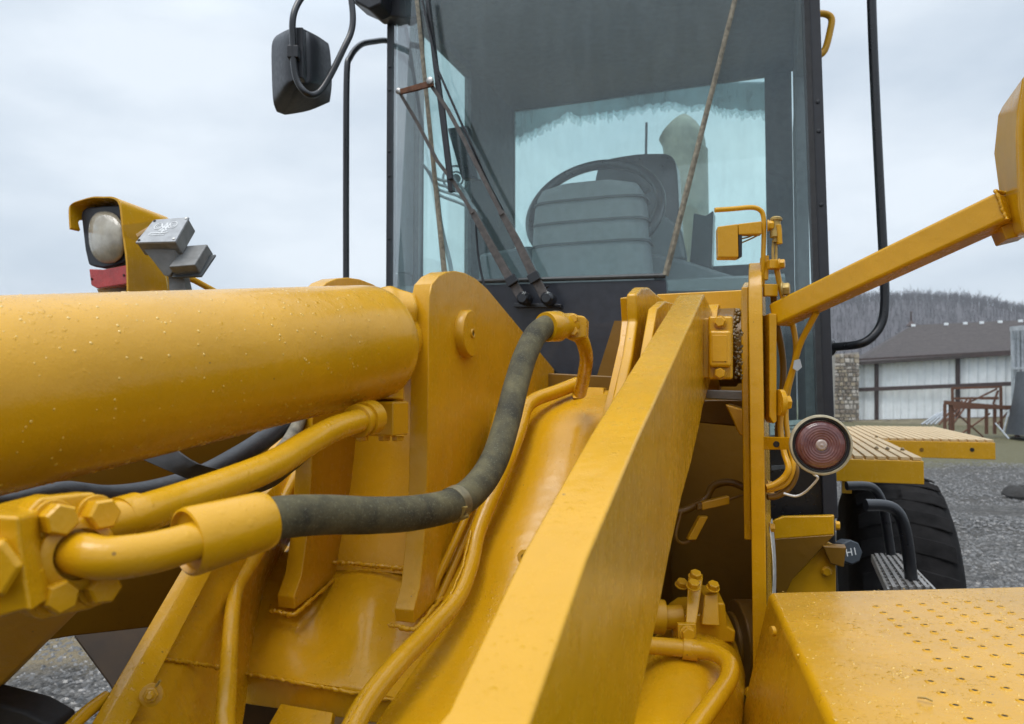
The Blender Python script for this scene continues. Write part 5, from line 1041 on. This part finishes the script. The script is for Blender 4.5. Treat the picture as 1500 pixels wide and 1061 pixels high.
cpart('panel_strip', MB().prism([PL(1130, 683, 2.42), PL(1160, 681, 2.42), PL(1160, 686, 2.42), PL(1130, 689, 2.42)], LV * .01), DGR)
# rain drops hanging and running on the cylinder, arm and plates
WAT, wn_, wb_ = mat('rain_bead'); setc(wb_, (.60, .36, .03), .06, coat=1.0)
dr = MB(); rnd = random.Random(21)
def drop(p, nrm, s, down=None):
    nrm = nrm.normalized(); t = (down or V((0, 0, -1))); t = (t - nrm * t.dot(nrm)); t = t.normalized() if t.length > .1 else nrm.orthogonal().normalized(); b = nrm.cross(t)
    vs = []; fs = []; nn = 8
    lv = [(1.0, -.1), (.86, .36), (.5, .62), (.1, .7)]; lv = [(q_, w_ * .6) for q_, w_ in lv]
    for a_, h_ in lv:
        for k in range(nn):
            an = 2 * math.pi * k / nn; st2 = 1.35 if math.cos(an) < 0 else 1.1
            vs.append(p + (t * math.cos(an) * st2 + b * math.sin(an)) * s * a_ + nrm * h_ * s)
    dr.add(vs, [[i * nn + k, i * nn + (k + 1) % nn, (i + 1) * nn + (k + 1) % nn, (i + 1) * nn + k] for i in range(3) for k in range(nn)] + [[3 * nn + k for k in range(nn)]])
sd_ = (V((0, 0, 1)) - cax * cax.z).normalized(); rt_ = cax.cross(sd_); rt_ = rt_ if rt_.dot(CX - CA) > 0 else -rt_
for i in range(420):
    t_ = rnd.uniform(.15, .985); a = rnd.choice((rnd.uniform(-.4, 1.2), rnd.uniform(1.2, 3.0)))
    nrm = sd_ * math.cos(a) + rt_ * math.sin(a); drop(CS + cax * (CLn - .08) * t_ + nrm * .1013, nrm, rnd.uniform(.0009, .0019) * (1.0 if a < 1.4 else 1.0))
for i in range(46):
    t_ = rnd.uniform(.2, .96); a = rnd.uniform(2.3, 3.0); nrm = sd_ * math.cos(a) + rt_ * math.sin(a); drop(CS + cax * (CLn - .08) * t_ + nrm * .1013, nrm, rnd.uniform(.0018, .0030))
obj('rain_drops', dr, WAT, cyl, ang=80, kind='stuff')
dr = MB()
for i in range(700):
    u, v_ = rnd.random(), rnd.random(); p = q0.lerp(q1, u).lerp(q3.lerp(q2, u), v_)
    if p.x < .9 and p.y > .6: drop(p, ZV, rnd.uniform(.0008, .0019), V((rnd.uniform(-1, 1), rnd.uniform(-1, 1), 0)))
obj('rain_drops', dr, WAT, fe, ang=80, kind='stuff')
# ---------------- air
lo, hi = V((-1501, -1501, -1.3)), V((1501, 1501, 85))
hz_ = bpy.data.materials.new('damp_air'); hz_.use_nodes = True; hn = hz_.node_tree; hn.nodes.remove(hn.nodes['Principled BSDF'])
pv_ = hn.nodes.new('ShaderNodeVolumePrincipled'); pv_.inputs['Density'].default_value = .00045; pv_.inputs['Color'].default_value = (.88, .92, .98, 1); hn.links.new(pv_.outputs[0], hn.nodes['Material Output'].inputs['Volume'])
obj('haze', MB().box((lo + hi) / 2, V(((hi.x - lo.x) / 2, 0, 0)), V((0, (hi.y - lo.y) / 2, 0)), V((0, 0, (hi.z - lo.z) / 2))), hz_, kind='stuff', label='damp grey air that veils the far hill')
# ---------------- the rest of the machine round the photographer: bucket, front tyre
bkt = MB(); pr_ = [(-.65, 1.72), (-.78, 1.2), (-.75, .55), (-1.0, .22), (-1.8, .18), (-1.8, .21), (-1.05, .27), (-.83, .6), (-.86, 1.2), (-1.0, 1.77)]
bkt.prism([M(-2.1, l, z) for l, z in pr_], RV * 2.85)
part('bucket', bkt, YELS, bev=.01)
fty = again(ty, loc=wpos(ty) + M(-.02, -3.45, -.04))
for c in [o for o in ty.children]:
    k_ = c.copy(); scn.collection.objects.link(k_); k_.parent = fty
